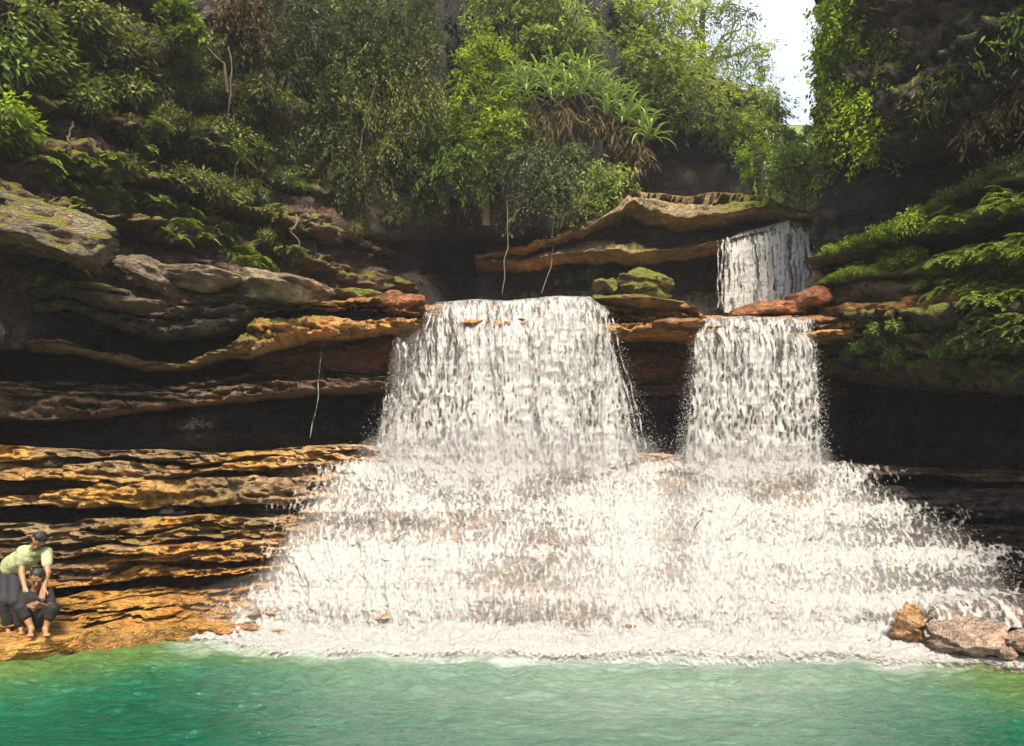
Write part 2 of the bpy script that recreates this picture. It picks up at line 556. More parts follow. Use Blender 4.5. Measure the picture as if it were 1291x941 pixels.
APB = 13.0     # plan of the stepped apron wall: a reference line, the beds stand out from it by this function
def AP(py, extra=0.):
    """how far a bed at height py stands out in front of the apron wall's plan"""
    def f(px): return plan_ap(px) - apron(px, np.full(np.shape(px), float(py))) + itp(extra, px)
    return f
def plan_ap(px): return np.interp(px, APX, APT[3]) + .8

# ------------------------------------------------------------------ ground and gorge walls
def ground_sheet():
    x = np.concatenate([np.linspace(-90, -28, 12), np.linspace(-25, 25, 60), np.linspace(28, 90, 12)])
    y = np.concatenate([np.linspace(-80, -28, 12), np.linspace(-25, 40, 70), np.linspace(44, 120, 14)])
    gx, gy = np.meshgrid(x, y)
    r = np.maximum(0, np.hypot(gx, gy - 10) - 34)
    z = -2.2 + .25 * fbm(gx * .5, gy * .5, 0, 4, 3) + np.minimum(r * .35, 22) + r * 0 
    # the stream bed above the falls and the wooded valley sides behind
    up = sstep(17.5, 19, gy) * (1 - sstep(60, 70, gy)) * sstep(3.4, 5.0, gx) * (1 - sstep(26, 28, gx))
    z = np.where(up > .5, np.maximum(z, 7.3 + (gy - 18) * .5), z)
    o = mesh_obj('ground', np.stack([gx, gy, z], -1).reshape(-1, 3), [grid_faces(len(y), len(x))], EARTH)
    return tag(o, kind='structure')

def earth_material():
    m, n, l, b = mat_new('earth')
    tcn = n.new('ShaderNodeTexCoord').outputs['Object']
    a = noise_node(n, l, tcn, .8, 8)
    l.new(mixc(n, l, ramp(n, l, a, [(.35, 0.), (.65, 1.)]), (.07, .10, .02), (.14, .18, .03)), b.inputs['Base Color'])
    b.inputs['Roughness'].default_value = .95
    return m
EARTH = earth_material()
ground_sheet()

def pxplan(tab):
    return [((p - CX) / F * Y, Y) for p, Y in tab]

# face behind the two lower falls, and the dark beds to the left of them
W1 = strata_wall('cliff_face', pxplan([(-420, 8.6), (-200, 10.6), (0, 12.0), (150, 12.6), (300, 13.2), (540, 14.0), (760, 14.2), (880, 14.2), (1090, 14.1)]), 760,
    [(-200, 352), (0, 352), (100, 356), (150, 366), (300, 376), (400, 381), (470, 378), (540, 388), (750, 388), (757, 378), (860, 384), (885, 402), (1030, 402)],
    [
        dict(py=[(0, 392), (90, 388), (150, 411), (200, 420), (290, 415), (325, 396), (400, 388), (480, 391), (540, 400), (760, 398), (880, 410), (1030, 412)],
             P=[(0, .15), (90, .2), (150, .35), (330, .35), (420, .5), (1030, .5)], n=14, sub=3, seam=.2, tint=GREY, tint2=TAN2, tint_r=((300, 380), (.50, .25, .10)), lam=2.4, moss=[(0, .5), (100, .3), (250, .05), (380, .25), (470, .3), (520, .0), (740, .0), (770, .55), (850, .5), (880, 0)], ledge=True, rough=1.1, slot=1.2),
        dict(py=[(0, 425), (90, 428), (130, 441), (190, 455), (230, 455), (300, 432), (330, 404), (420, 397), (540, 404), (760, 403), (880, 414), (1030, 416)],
             P=[(0, .2), (80, .1), (120, -.5), (300, -.45), (340, .2), (420, .3), (1030, .3)], n=8, tint=SHADED_BED, tint2=SHADED_BED2, rough=.7),
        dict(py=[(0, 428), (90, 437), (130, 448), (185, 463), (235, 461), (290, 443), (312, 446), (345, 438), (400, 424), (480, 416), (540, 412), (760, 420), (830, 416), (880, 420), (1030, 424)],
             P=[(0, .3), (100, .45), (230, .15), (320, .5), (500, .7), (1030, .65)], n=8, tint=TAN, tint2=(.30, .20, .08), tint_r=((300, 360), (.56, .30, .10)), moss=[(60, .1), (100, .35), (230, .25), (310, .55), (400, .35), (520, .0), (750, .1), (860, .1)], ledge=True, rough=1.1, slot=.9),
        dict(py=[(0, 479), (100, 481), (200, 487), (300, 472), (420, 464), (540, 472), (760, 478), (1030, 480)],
             P=[(0, -.55), (300, -.5), (330, -.1), (480, -.1), (540, -.6), (1030, -.6)], n=12, tint=SHADED_BED, tint2=SHADED_BED2, tint_r=((300, 350), RED), moss=[(0, .1), (560, 0), (780, .35), (880, .3)], rough=.8),
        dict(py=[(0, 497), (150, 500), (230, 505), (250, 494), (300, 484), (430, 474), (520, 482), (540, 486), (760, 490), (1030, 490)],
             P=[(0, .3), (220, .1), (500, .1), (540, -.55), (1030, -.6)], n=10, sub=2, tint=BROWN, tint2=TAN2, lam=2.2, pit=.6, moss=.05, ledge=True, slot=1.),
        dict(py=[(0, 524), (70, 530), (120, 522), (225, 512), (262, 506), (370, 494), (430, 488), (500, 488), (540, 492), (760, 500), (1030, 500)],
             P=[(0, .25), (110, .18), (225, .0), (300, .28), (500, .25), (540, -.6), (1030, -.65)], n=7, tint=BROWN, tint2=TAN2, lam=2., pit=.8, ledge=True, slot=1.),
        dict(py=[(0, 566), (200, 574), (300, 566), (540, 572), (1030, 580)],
             P=[(0, -.6), (200, -.5), (260, -.3), (300, -.7), (1030, -.7)], n=14, tint=SHADED_BED, tint2=SHADED_BED2, lam=1.6, rough=.9),
        dict(py=640, P=-.8, n=4, tint=SHADED_BED),
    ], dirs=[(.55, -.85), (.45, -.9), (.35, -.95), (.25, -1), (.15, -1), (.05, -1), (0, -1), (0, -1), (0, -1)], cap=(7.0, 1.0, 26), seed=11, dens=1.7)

# stepped apron: ochre ledges on the left, the steps under the cascade, wet dark ledges on the right
apx = [-400, -200, 0, 150, 280, 400, 640, 900, 1040, 1150, 1240, 1300, 1500, 1900]
WETB, WETB2 = (.10, .065, .05), (.20, .12, .075)
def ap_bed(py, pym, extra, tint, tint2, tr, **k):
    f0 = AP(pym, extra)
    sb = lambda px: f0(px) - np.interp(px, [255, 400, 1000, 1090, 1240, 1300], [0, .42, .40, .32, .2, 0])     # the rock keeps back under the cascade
    k.setdefault('slot', 1. if tint not in (SHADED_BED, SHADED_BED2, RED) else .3); k.setdefault('vary', .30); k.setdefault('vary_at', [(250, 1), (380, .25), (1040, .25), (1250, .8)]); k.setdefault('warp', .13); k.setdefault('tint_m', (.66, .42, .26))
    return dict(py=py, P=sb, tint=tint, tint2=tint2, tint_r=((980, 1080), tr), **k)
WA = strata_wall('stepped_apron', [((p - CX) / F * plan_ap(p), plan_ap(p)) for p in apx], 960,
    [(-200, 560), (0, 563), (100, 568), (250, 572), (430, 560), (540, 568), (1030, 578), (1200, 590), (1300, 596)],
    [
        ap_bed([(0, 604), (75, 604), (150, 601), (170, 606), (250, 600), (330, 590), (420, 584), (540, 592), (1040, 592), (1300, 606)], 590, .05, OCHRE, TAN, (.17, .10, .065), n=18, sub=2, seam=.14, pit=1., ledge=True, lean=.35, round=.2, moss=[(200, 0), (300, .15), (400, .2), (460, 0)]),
        ap_bed([(0, 626), (70, 625), (80, 613), (150, 610), (250, 606), (380, 603), (450, 600), (1040, 606), (1130, 612), (1300, 625)], 600, [(0, -.45), (66, -.45), (80, -.12), (140, -.08), (150, -.25), (300, -.25), (400, -.2), (480, 0), (1020, 0), (1060, -.6), (1300, -.6)], SHADED_BED2, RED2, SHADED_BED, n=7),
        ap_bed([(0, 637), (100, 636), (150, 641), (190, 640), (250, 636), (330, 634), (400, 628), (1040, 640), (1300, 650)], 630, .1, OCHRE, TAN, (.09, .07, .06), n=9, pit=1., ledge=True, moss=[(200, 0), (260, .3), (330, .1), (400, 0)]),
        ap_bed([(0, 663), (100, 662), (140, 655), (190, 657), (250, 654), (330, 652), (400, 640), (1040, 655), (1300, 668)], 645, [(0, -.5), (120, -.5), (200, -.3), (260, -.5), (370, -.45), (430, -.1), (1020, 0), (1100, -.4), (1300, -.6)], SHADED_BED, SHADED_BED2, SHADED_BED, n=9),
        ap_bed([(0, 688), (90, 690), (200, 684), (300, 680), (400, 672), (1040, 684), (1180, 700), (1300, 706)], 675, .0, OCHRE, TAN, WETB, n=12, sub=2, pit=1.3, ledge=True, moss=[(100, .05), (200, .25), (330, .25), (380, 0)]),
        ap_bed([(0, 695), (100, 698), (200, 690), (300, 686), (400, 678), (1040, 690), (1180, 706), (1300, 712)], 685, [(0, -.1), (140, -.15), (200, -.3), (320, -.3), (400, 0), (1040, 0), (1150, -.3), (1300, -.3)], RED, BROWN, SHADED_BED, n=4, pit=.8),
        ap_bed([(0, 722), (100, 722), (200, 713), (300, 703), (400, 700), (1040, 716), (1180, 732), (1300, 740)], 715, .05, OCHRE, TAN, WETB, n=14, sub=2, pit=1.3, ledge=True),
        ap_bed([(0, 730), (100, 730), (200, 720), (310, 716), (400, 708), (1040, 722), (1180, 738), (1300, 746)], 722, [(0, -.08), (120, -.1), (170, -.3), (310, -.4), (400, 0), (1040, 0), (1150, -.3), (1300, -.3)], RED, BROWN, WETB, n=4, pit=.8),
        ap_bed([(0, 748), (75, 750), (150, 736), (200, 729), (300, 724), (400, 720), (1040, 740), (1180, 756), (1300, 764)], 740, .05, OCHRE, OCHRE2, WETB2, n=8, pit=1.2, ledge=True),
        ap_bed([(0, 758), (75, 762), (100, 759), (150, 752), (220, 745), (300, 742), (400, 726), (1040, 745), (1180, 762), (1300, 770)], 750, [(0, -.1), (60, -.15), (80, -.5), (290, -.5), (340, 0), (1300, -.1)], SHADED_BED2, RED, WETB, n=6),
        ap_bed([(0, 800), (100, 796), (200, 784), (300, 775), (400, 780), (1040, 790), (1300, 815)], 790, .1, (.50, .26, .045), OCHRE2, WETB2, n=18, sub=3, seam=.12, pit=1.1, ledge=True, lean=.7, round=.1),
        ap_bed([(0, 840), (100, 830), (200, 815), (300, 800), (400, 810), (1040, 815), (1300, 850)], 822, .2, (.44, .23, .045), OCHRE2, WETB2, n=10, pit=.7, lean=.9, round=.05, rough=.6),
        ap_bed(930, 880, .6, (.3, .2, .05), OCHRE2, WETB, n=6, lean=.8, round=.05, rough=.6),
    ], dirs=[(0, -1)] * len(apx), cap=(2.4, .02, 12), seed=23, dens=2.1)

# tall wall on the right, overhanging a deep dark recess
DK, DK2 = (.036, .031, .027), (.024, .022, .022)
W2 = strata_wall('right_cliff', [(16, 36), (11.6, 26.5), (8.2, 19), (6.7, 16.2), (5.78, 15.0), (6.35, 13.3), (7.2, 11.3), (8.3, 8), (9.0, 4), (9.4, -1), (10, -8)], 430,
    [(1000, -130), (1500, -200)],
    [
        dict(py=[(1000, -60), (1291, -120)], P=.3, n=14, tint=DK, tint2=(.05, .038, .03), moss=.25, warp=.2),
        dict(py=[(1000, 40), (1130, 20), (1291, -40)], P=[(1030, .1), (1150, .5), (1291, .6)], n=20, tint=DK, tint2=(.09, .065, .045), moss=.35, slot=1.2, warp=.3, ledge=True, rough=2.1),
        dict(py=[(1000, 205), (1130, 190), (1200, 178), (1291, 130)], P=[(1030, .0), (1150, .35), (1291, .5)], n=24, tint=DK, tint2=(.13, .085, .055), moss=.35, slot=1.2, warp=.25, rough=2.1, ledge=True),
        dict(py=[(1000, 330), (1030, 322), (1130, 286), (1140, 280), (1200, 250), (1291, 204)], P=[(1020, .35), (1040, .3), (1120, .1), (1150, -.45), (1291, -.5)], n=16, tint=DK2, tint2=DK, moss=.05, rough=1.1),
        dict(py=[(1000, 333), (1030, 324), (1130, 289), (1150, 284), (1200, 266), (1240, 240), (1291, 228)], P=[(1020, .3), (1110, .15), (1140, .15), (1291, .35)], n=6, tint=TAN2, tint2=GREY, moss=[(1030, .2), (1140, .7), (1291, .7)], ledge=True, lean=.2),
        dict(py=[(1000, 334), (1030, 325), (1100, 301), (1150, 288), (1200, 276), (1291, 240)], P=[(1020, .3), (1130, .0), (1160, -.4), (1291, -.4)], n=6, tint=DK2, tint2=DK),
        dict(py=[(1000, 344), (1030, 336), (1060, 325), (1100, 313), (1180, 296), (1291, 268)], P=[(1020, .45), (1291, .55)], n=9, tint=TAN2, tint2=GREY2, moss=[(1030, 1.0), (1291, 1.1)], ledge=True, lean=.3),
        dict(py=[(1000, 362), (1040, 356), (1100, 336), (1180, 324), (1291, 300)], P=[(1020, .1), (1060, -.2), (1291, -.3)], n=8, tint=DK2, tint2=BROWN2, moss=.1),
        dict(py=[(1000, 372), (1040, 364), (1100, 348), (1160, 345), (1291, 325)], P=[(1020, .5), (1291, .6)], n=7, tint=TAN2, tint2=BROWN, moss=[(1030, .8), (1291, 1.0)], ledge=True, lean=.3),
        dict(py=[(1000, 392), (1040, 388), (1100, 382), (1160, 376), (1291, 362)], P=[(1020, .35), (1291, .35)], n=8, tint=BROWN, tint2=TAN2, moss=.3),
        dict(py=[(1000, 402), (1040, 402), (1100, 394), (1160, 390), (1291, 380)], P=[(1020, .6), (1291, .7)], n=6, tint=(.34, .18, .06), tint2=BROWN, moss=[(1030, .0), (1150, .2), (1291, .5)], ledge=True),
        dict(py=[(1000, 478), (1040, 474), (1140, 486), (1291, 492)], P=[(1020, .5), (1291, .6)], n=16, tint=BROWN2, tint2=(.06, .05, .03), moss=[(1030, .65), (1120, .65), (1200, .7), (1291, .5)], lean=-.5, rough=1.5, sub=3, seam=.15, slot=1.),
        dict(py=[(1000, 585), (1040, 586), (1291, 605)], P=[(1020, -.5), (1060, -.9), (1291, -1.2)], n=16, tint=SHADED_BED, tint2=DK2, rough=1.),
        dict(py=[(1000, 700), (1291, 700)], P=-.6, n=8, tint=SHADED_BED, tint2=DK2),
        dict(py=[(1000, 960), (1291, 960)], P=-.4, n=8, tint=SHADED_BED, tint2=DK2),
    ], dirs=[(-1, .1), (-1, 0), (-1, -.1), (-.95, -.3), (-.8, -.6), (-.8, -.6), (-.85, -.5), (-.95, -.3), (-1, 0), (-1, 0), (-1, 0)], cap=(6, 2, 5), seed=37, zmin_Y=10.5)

# overgrown slope above the left bank; its beds dip towards the back of the gorge
def w3_beds():
    B, y = [], 0
    lines = list(zip([-400, -330, -250, -180, -115, -62, -12, 36, 84, 118, 160, 196, 236, 262, 300],
                     [-200, -135, -60, -5, 62, 104, 152, 190, 236, 262, 296, 314, 340, 358, 390]))
    r = np.random.default_rng(5)
    for i, (a, c) in enumerate(lines):
        b0 = [(-400, a - 150), (0, a), (215, a * .5 + c * .5 - 8), (430, c), (600, c + 30)]
        out = i % 2 == 1
        B.append(dict(py=b0, P=[(-300, .25 * (i - 7) * .35 + (.28 if out else -.12)), (0, (i - 7) * .10 + (.30 if out else -.15)), (430, (i - 7) * .12 + (.22 if out else -.15))], n=9 if out else 8,
                      tint=[GREY2, BROWN][r.integers(2)] if out else (.085, .06, .048), tint2=BROWN if out else (.15, .09, .065), moss=.42 if out else .12, slot=.8, warp=.3, ledge=out, rough=1.5, lam=1.6, lean=.25, vary=.55))
    B.append(dict(py=[(-400, 420), (0, 440), (430, 430), (600, 440)], P=[(-300, 1.2), (0, .5), (430, .3)], n=8, tint=GREY2, tint2=BROWN, moss=.15))
    return B
W3 = strata_wall('left_slope', [(-9.6, -6), (-9.3, 0), (-9.1, 5), (-8.5, 9), (-7.65, 12), (-6.37, 14.5), (-3.95, 18.0), (-3.4, 19.0), (-3.2, 21)], 400,
    [(-400, -330), (0, -250), (430, -230), (600, -230)], w3_beds(), dirs=[(1, 0), (1, 0), (.95, -.2), (.9, -.4), (.8, -.55), (.75, -.6), (.8, -.5), (.8, -.3), (.9, 0)], cap=(6, 3, 5), seed=51, zmin_Y=9, dens=1.3)

# dark back wall of the gorge with its deep undercut
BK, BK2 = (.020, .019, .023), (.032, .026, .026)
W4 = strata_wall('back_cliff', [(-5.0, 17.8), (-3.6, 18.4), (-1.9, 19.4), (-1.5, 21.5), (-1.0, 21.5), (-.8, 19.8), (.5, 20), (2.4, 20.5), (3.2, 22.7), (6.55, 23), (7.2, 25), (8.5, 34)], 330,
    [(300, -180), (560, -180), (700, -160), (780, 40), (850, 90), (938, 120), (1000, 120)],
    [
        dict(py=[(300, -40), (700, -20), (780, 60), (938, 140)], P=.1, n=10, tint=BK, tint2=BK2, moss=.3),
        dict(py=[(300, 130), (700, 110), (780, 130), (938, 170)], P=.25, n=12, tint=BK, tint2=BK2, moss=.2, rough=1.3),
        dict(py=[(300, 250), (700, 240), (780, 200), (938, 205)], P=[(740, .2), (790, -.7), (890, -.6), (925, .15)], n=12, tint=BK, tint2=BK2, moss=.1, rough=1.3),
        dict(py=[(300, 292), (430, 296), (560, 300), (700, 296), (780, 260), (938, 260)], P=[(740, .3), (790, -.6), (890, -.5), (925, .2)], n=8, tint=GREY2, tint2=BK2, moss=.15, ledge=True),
        dict(py=[(300, 342), (430, 345), (700, 344), (780, 330)], P=-.5, n=8, tint=SHADED_BED2, tint2=BK2),
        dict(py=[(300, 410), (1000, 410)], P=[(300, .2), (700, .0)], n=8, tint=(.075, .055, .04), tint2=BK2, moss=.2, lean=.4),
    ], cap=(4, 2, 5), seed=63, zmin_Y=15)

# ledges that the upper fall drops from
W5 = strata_wall('upper_ledge', pxplan([(600, 20.2), (655, 18.6), (700, 17.6), (760, 17.3), (824, 17.1), (921, 17.0), (1000, 16.9), (1075, 16.9)]), 240,
    [(600, 330), (655, 315), (700, 296), (742, 272), (790, 236), (830, 243), (880, 246), (925, 245), (960, 250), (1000, 266), (1030, 272)],
    [
        dict(py=[(655, 320), (700, 304), (742, 290), (790, 264), (850, 281), (900, 280), (950, 271), (1000, 276), (1030, 282)], P=[(655, .3), (1030, .4)], n=12, tint=(.44, .34, .19), tint2=(.30, .21, .11), moss=[(700, .05), (880, .15), (930, .8), (985, .9), (1000, .1)], ledge=True, rough=1.0, lean=1.0, lam=.8, slot=.6),
        dict(py=[(655, 324), (700, 308), (742, 296), (790, 300), (850, 310), (880, 306), (920, 297), (970, 284), (1000, 277), (1030, 284)], P=[(655, .1), (760, -.2), (1000, -.25), (1030, 0)], n=9, tint=BROWN2, tint2=(.11, .075, .06), rough=.6),
        dict(py=[(655, 332), (700, 322), (742, 318), (790, 320), (830, 318), (880, 312), (920, 304), (970, 292), (1000, 286), (1030, 290)], P=.35, n=6, tint=(.40, .30, .16), tint2=TAN2, slot=.8, moss=[(700, .1), (780, .3), (830, .5), (860, .5), (910, .2)], ledge=True, rough=1.0, lean=.5),
        dict(py=[(655, 362), (750, 362), (900, 366), (1030, 370)], P=-.6, n=10, tint=SHADED_BED2, tint2=BK2, rough=.7),
        dict(py=[(655, 420), (1030, 420)], P=[(655, -.1), (1030, -.2)], n=8, tint=(.085, .06, .045), tint2=BK2, moss=.25, lean=.5),
    ], dirs=[(0, -1)] * 8, cap=(2.2, .3, 8), seed=71, zmin_Y=15)

# ------------------------------------------------------------------ picking points on the walls
def build_zbuffer():
    zb = {}
    for V in GRIDS:
        P = V.reshape(-1, 3)
        P = P[P[:, 1] > 4]
        x = ((CX + F * P[:, 0] / P[:, 1]) // 5).astype(int)
        y = ((HZ - F * (P[:, 2] - H) / P[:, 1]) // 5).astype(int)
        ok = (x > -60) & (x < 330) & (y > -60) & (y < 200)
        for i, j, p in zip(x[ok], y[ok], P[ok]):
            k = (i, j)
            if k not in zb or p[1] < zb[k][1]: zb[k] = p
    return zb
ZB = build_zbuffer()
def pick(px, py):
    i, j = int(px // 5), int(py // 5)
    for r in range(0, 8):
        c = [ZB[(i + a, j + b)] for a in range(-r, r + 1) for b in range(-r, r + 1) if (i + a, j + b) in ZB]
        if c: return np.array(min(c, key=lambda p: p[1]))
    return at(px, py, 15)

# ------------------------------------------------------------------ water
def white_water_material(name='white_water', cell=13., streak=15., soft=(.31, .55), zs=.45):
    m, n, l, b = mat_new(name)
    tcn = n.new('ShaderNodeTexCoord').outputs['Object']
    cov = N(n, 'ShaderNodeAttribute', attribute_name='cover').outputs['Fac']
    lace = N(n, 'ShaderNodeAttribute', attribute_name='lace').outputs['Fac']
    wn_ = n.new('ShaderNodeTexNoise')
    wn_.inputs['Scale'].default_value = 3.0
    wn_.inputs['Detail'].default_value = 3
    l.new(tcn, wn_.inputs['Vector'])
    va = n.new('ShaderNodeVectorMath'); va.operation = 'MULTIPLY_ADD'
    l.new(wn_.outputs['Color'], va.inputs[0]); va.inputs[1].default_value = (.15, .15, .34)
    l.new(tcn, va.inputs[2])
    v = n.new('ShaderNodeTexVoronoi')
    v.feature = 'SMOOTH_F1'
    v.inputs['Scale'].default_value = cell
    v.inputs['Smoothness'].default_value = .25
    mp = n.new('ShaderNodeMapping'); mp.inputs['Scale'].default_value = (1.25, .6, zs)
    l.new(va.outputs[0], mp.inputs['Vector']); l.new(mp.outputs[0], v.inputs['Vector'])
    cells = v.outputs['Distance']
    st = noise_node(n, l, va.outputs[0], streak, 6, .62, (1.3, .6, .075))     # long streaks of the falling sheet
    fn = noise_node(n, l, va.outputs[0], 24, 4, .65, (1, 1, .45))
    st = maths(n, l, 'ADD', maths(n, l, 'MULTIPLY', maths(n, l, 'SUBTRACT', st, .5), 1.9), .5)
    pat = n.new('ShaderNodeMix'); pat.data_type = 'FLOAT'
    l.new(lace, pat.inputs['Factor']); l.new(st, pat.inputs['A'])
    l.new(maths(n, l, 'MULTIPLY', cells, 1.15), pat.inputs['B'])
    a = maths(n, l, 'ADD', pat.outputs['Result'], maths(n, l, 'MULTIPLY', maths(n, l, 'SUBTRACT', fn, .5), .45))
    a = maths(n, l, 'ADD', a, maths(n, l, 'SUBTRACT', cov, .62))
    alpha = ramp(n, l, a, [(soft[0], 0.), (soft[1], 1.)])
    veil = N(n, 'ShaderNodeAttribute', attribute_name='veil').outputs['Fac']
    alpha = maths(n, l, 'MAXIMUM', alpha, veil)
    b.inputs['Base Color'].default_value = (.86, .855, .84, 1)
    l.new(mixc(n, l, ramp(n, l, fn, [(.3, 0.), (.65, 1.)]), (.395, .385, .375), (.49, .478, .462)), b.inputs['Base Color'])
    b.inputs['Roughness'].default_value = .3
    b.inputs['Specular IOR Level'].default_value = .3
    bp = N(n, 'ShaderNodeBump', Strength=.6, Distance=.03)
    l.new(maths(n, l, 'ADD', fn, cells), bp.inputs['Height'])
    l.new(bp.outputs['Normal'], b.inputs['Normal'])
    t = n.new('ShaderNodeBsdfTranslucent')
    t.inputs['Color'].default_value = (.53, .515, .50, 1)
    mx = n.new('ShaderNodeMixShader'); mx.inputs[0].default_value = .22
    l.new(b.outputs[0], mx.inputs[1]); l.new(t.outputs[0], mx.inputs[2])
    tr = n.new('ShaderNodeBsdfTransparent')
    m2 = n.new('ShaderNodeMixShader')
    l.new(alpha, m2.inputs[0]); l.new(tr.outputs[0], m2.inputs[1]); l.new(mx.outputs[0], m2.inputs[2])
    l.new(m2.outputs[0], n['Material Output'].inputs['Surface'])
    return m
WHITE = white_water_material()
FOAMY = white_water_material('foaming_water', 17., 15., (.24, .60), .5)

def drop_material():
    m, n, l, b = mat_new('water_drop')
    b.inputs['Base Color'].default_value = (.48, .47, .46, 1)
    b.inputs['Roughness'].default_value = .15
    return m
DROP = drop_material()

def ridge(x, y, z, seed, o=3):
    r, a = 0, 1.
    for k in range(o):
        f = 2.1 ** k
        r = r + a * (1 - np.abs(vn(x * f, y * f, z * f, seed + k)) * 2)
        a *= .5
    return r / 1.75

def droplets(name, P, size, parent, stretch=1.5):
    """many small drops as one mesh"""
    n = len(P)
    base = np.array([[1, 0, 0], [-1, 0, 0], [0, 1, 0], [0, -1, 0], [0, 0, 1], [0, 0, -1]], float)
    tri = np.array([[0, 2, 4], [2, 1, 4], [1, 3, 4], [3, 0, 4], [2, 0, 5], [1, 2, 5], [3, 1, 5], [0, 3, 5]])
    sc = np.stack([size, size, size * stretch], -1)
    V = P[:, None] + base[None] * sc[:, None]
    Fc = tri[None] + (np.arange(n) * 6)[:, None, None]
    o = mesh_obj(name, V.reshape(-1, 3), [Fc.reshape(-1, 3)], DROP, parent)
    o['kind'] = 'stuff'
    return o

def fall(label, lip, foot, Ylip, Yfoot, nc, nr, seed, cover=1., lace_from=.35, edge=.06, holes=0., spray=900, wob=.02, amp=1.):
    """a free falling sheet: lip = [(px, py)...] along its top edge, foot = [(px, py)...] along its bottom"""
    lip, foot = np.array(lip, float), np.array(foot, float)
    def line(a, s):
        c = np.linspace(0, 1, len(a))
        return np.interp(s, c, a[:, 0]), np.interp(s, c, a[:, 1])
    c0 = at(*lip.mean(0), Ylip)
    base = at(*foot.mean(0), Yfoot)
    root = thing('waterfall', label, 'waterfall', tuple(base))
    for layer in range(2):
        s = np.linspace(0, 1, nc)[None]
        t = np.linspace(-.05, 1.03, nr)[:, None]
        lx, ly = line(lip, s)
        fx, fy = line(foot, s)
        tt = np.clip(t, 0, 1)
        px = lx + (fx - lx) * tt ** 1.3
        py = ly + (fy - ly) * t
        py = np.where(t < 0, ly + t * 30, py)
        Y = Ylip - (Ylip - Yfoot) * np.sqrt(tt) + np.where(t < 0, -t * 9, 0) + layer * (.10 + .10 * tt)
        px, py, Y = np.broadcast_arrays(px, py, Y)
        W = np.stack([(px - CX) / F * Y, Y, H + (HZ - py) / F * Y], -1)
        x, z = W[..., 0], W[..., 2]
        sd = seed + 30 * layer
        gr = sstep(0, .25, tt)
        wx = .12 * vn(x * 2, z * 1.2, 0, sd + 3)
        d = .10 * gr * ridge((x + wx) * 3.0, z * .35, 0, sd) + .05 * (.3 + gr) * ridge((x + wx) * 8, z * 1.1, 2, sd + 5) + .03 * ridge(x * 16, z * (4 + 6 * tt), 5, sd + 9, 2)
        d = d + .03 * gr * ridge(x * 5, z * 5, 9, sd + 15)
        W[..., 1] -= amp * d
        W[..., 0] += wob * fbm(x * 3, z * 3, 1, 3, sd + 21) * (1 + 2 * tt)
        W = W - base
        ed = np.minimum(s, 1 - s) + .0 * t
        streak = fbm((x + wx) * 4.2, z * .25, 3, 3, sd + 25)
        cov = cover + .22 * np.minimum(ed / edge - 1, 0) + holes * np.clip(streak * 1.6 - .05, -.3, .2) + layer * -.06
        cov = cov - .3 * sstep(.9, 1.03, t) * (streak < 0) - .13 * sstep(.22, .02, t) * sstep(-.2, .25, fbm(x * 2.2, z * 2, 8, 3, seed + 27))
        lc = .8 * sstep(lace_from, lace_from + .4, tt + .12 * streak) * np.ones_like(cov)
        mesh_obj('water_sheet', W.reshape(-1, 3), [grid_faces(nr, nc)], WHITE, root, True, {'cover': cov.ravel(), 'lace': lc.ravel(), 'veil': (.10 * sstep(0, edge, ed)).ravel()})
    if spray:
        r = np.random.default_rng(seed)
        side = r.random(spray) < .5
        s = np.where(side, np.abs(r.normal(0, .022, spray)) * np.where(r.random(spray) < .5, 1, -1) + r.integers(0, 2, spray), r.random(spray))
        t = np.where(side, r.beta(2.2, 1.1, spray), 1.06 - np.abs(r.normal(0, .12, spray)))
        lx, ly = line(lip, np.clip(s, 0, 1)); fx, fy = line(foot, np.clip(s, 0, 1))
        wpx = abs(foot[-1, 0] - foot[0, 0])
        over = np.where(s < 0, s, np.where(s > 1, s - 1, 0)) * wpx * (1 + 1.2 * t)
        px = lx + (fx - lx) * t ** 1.3 + over
        py = ly + (fy - ly) * t
        Y = Ylip - (Ylip - Yfoot) * np.sqrt(t) - r.random(spray) * .25 + .05
        P = np.stack([(px - CX) / F * Y, Y, H + (HZ - py) / F * Y], -1) - base
        droplets('spray', P, r.uniform(.002, .007, spray) * np.where(r.random(spray) < .75, .7, 1.1), root, 1.8)
    return root

main_fall = fall('wide left hand waterfall pouring over the reddish lip into the cascade',
     [(532, 392), (550, 383), (600, 379), (640, 381), (700, 375), (745, 376), (768, 392)], [(478, 582), (560, 596), (640, 592), (720, 596), (806, 576)], 13.45, 13.0, 230, 170, 5, .66, .2, .10, .45, 9000)
right_fall = fall('narrow lower right waterfall dropping directly beneath the upper fall',
     [(876, 408), (890, 402), (940, 400), (1000, 402), (1027, 403)], [(864, 576), (900, 596), (950, 604), (1036, 598)], 13.5, 12.98, 150, 170, 9, .61, .12, .07, .25, 6000)
upper_fall = fall('upper waterfall furthest back, dropping from the mossy tan ledge',
     [(914, 304), (935, 293), (960, 288), (1000, 276), (1019, 282)], [(912, 392), (940, 393), (990, 388), (1030, 366)], 16.5, 16.15, 120, 110, 13, .62, .9, .12, .40, 900, .012, .4)

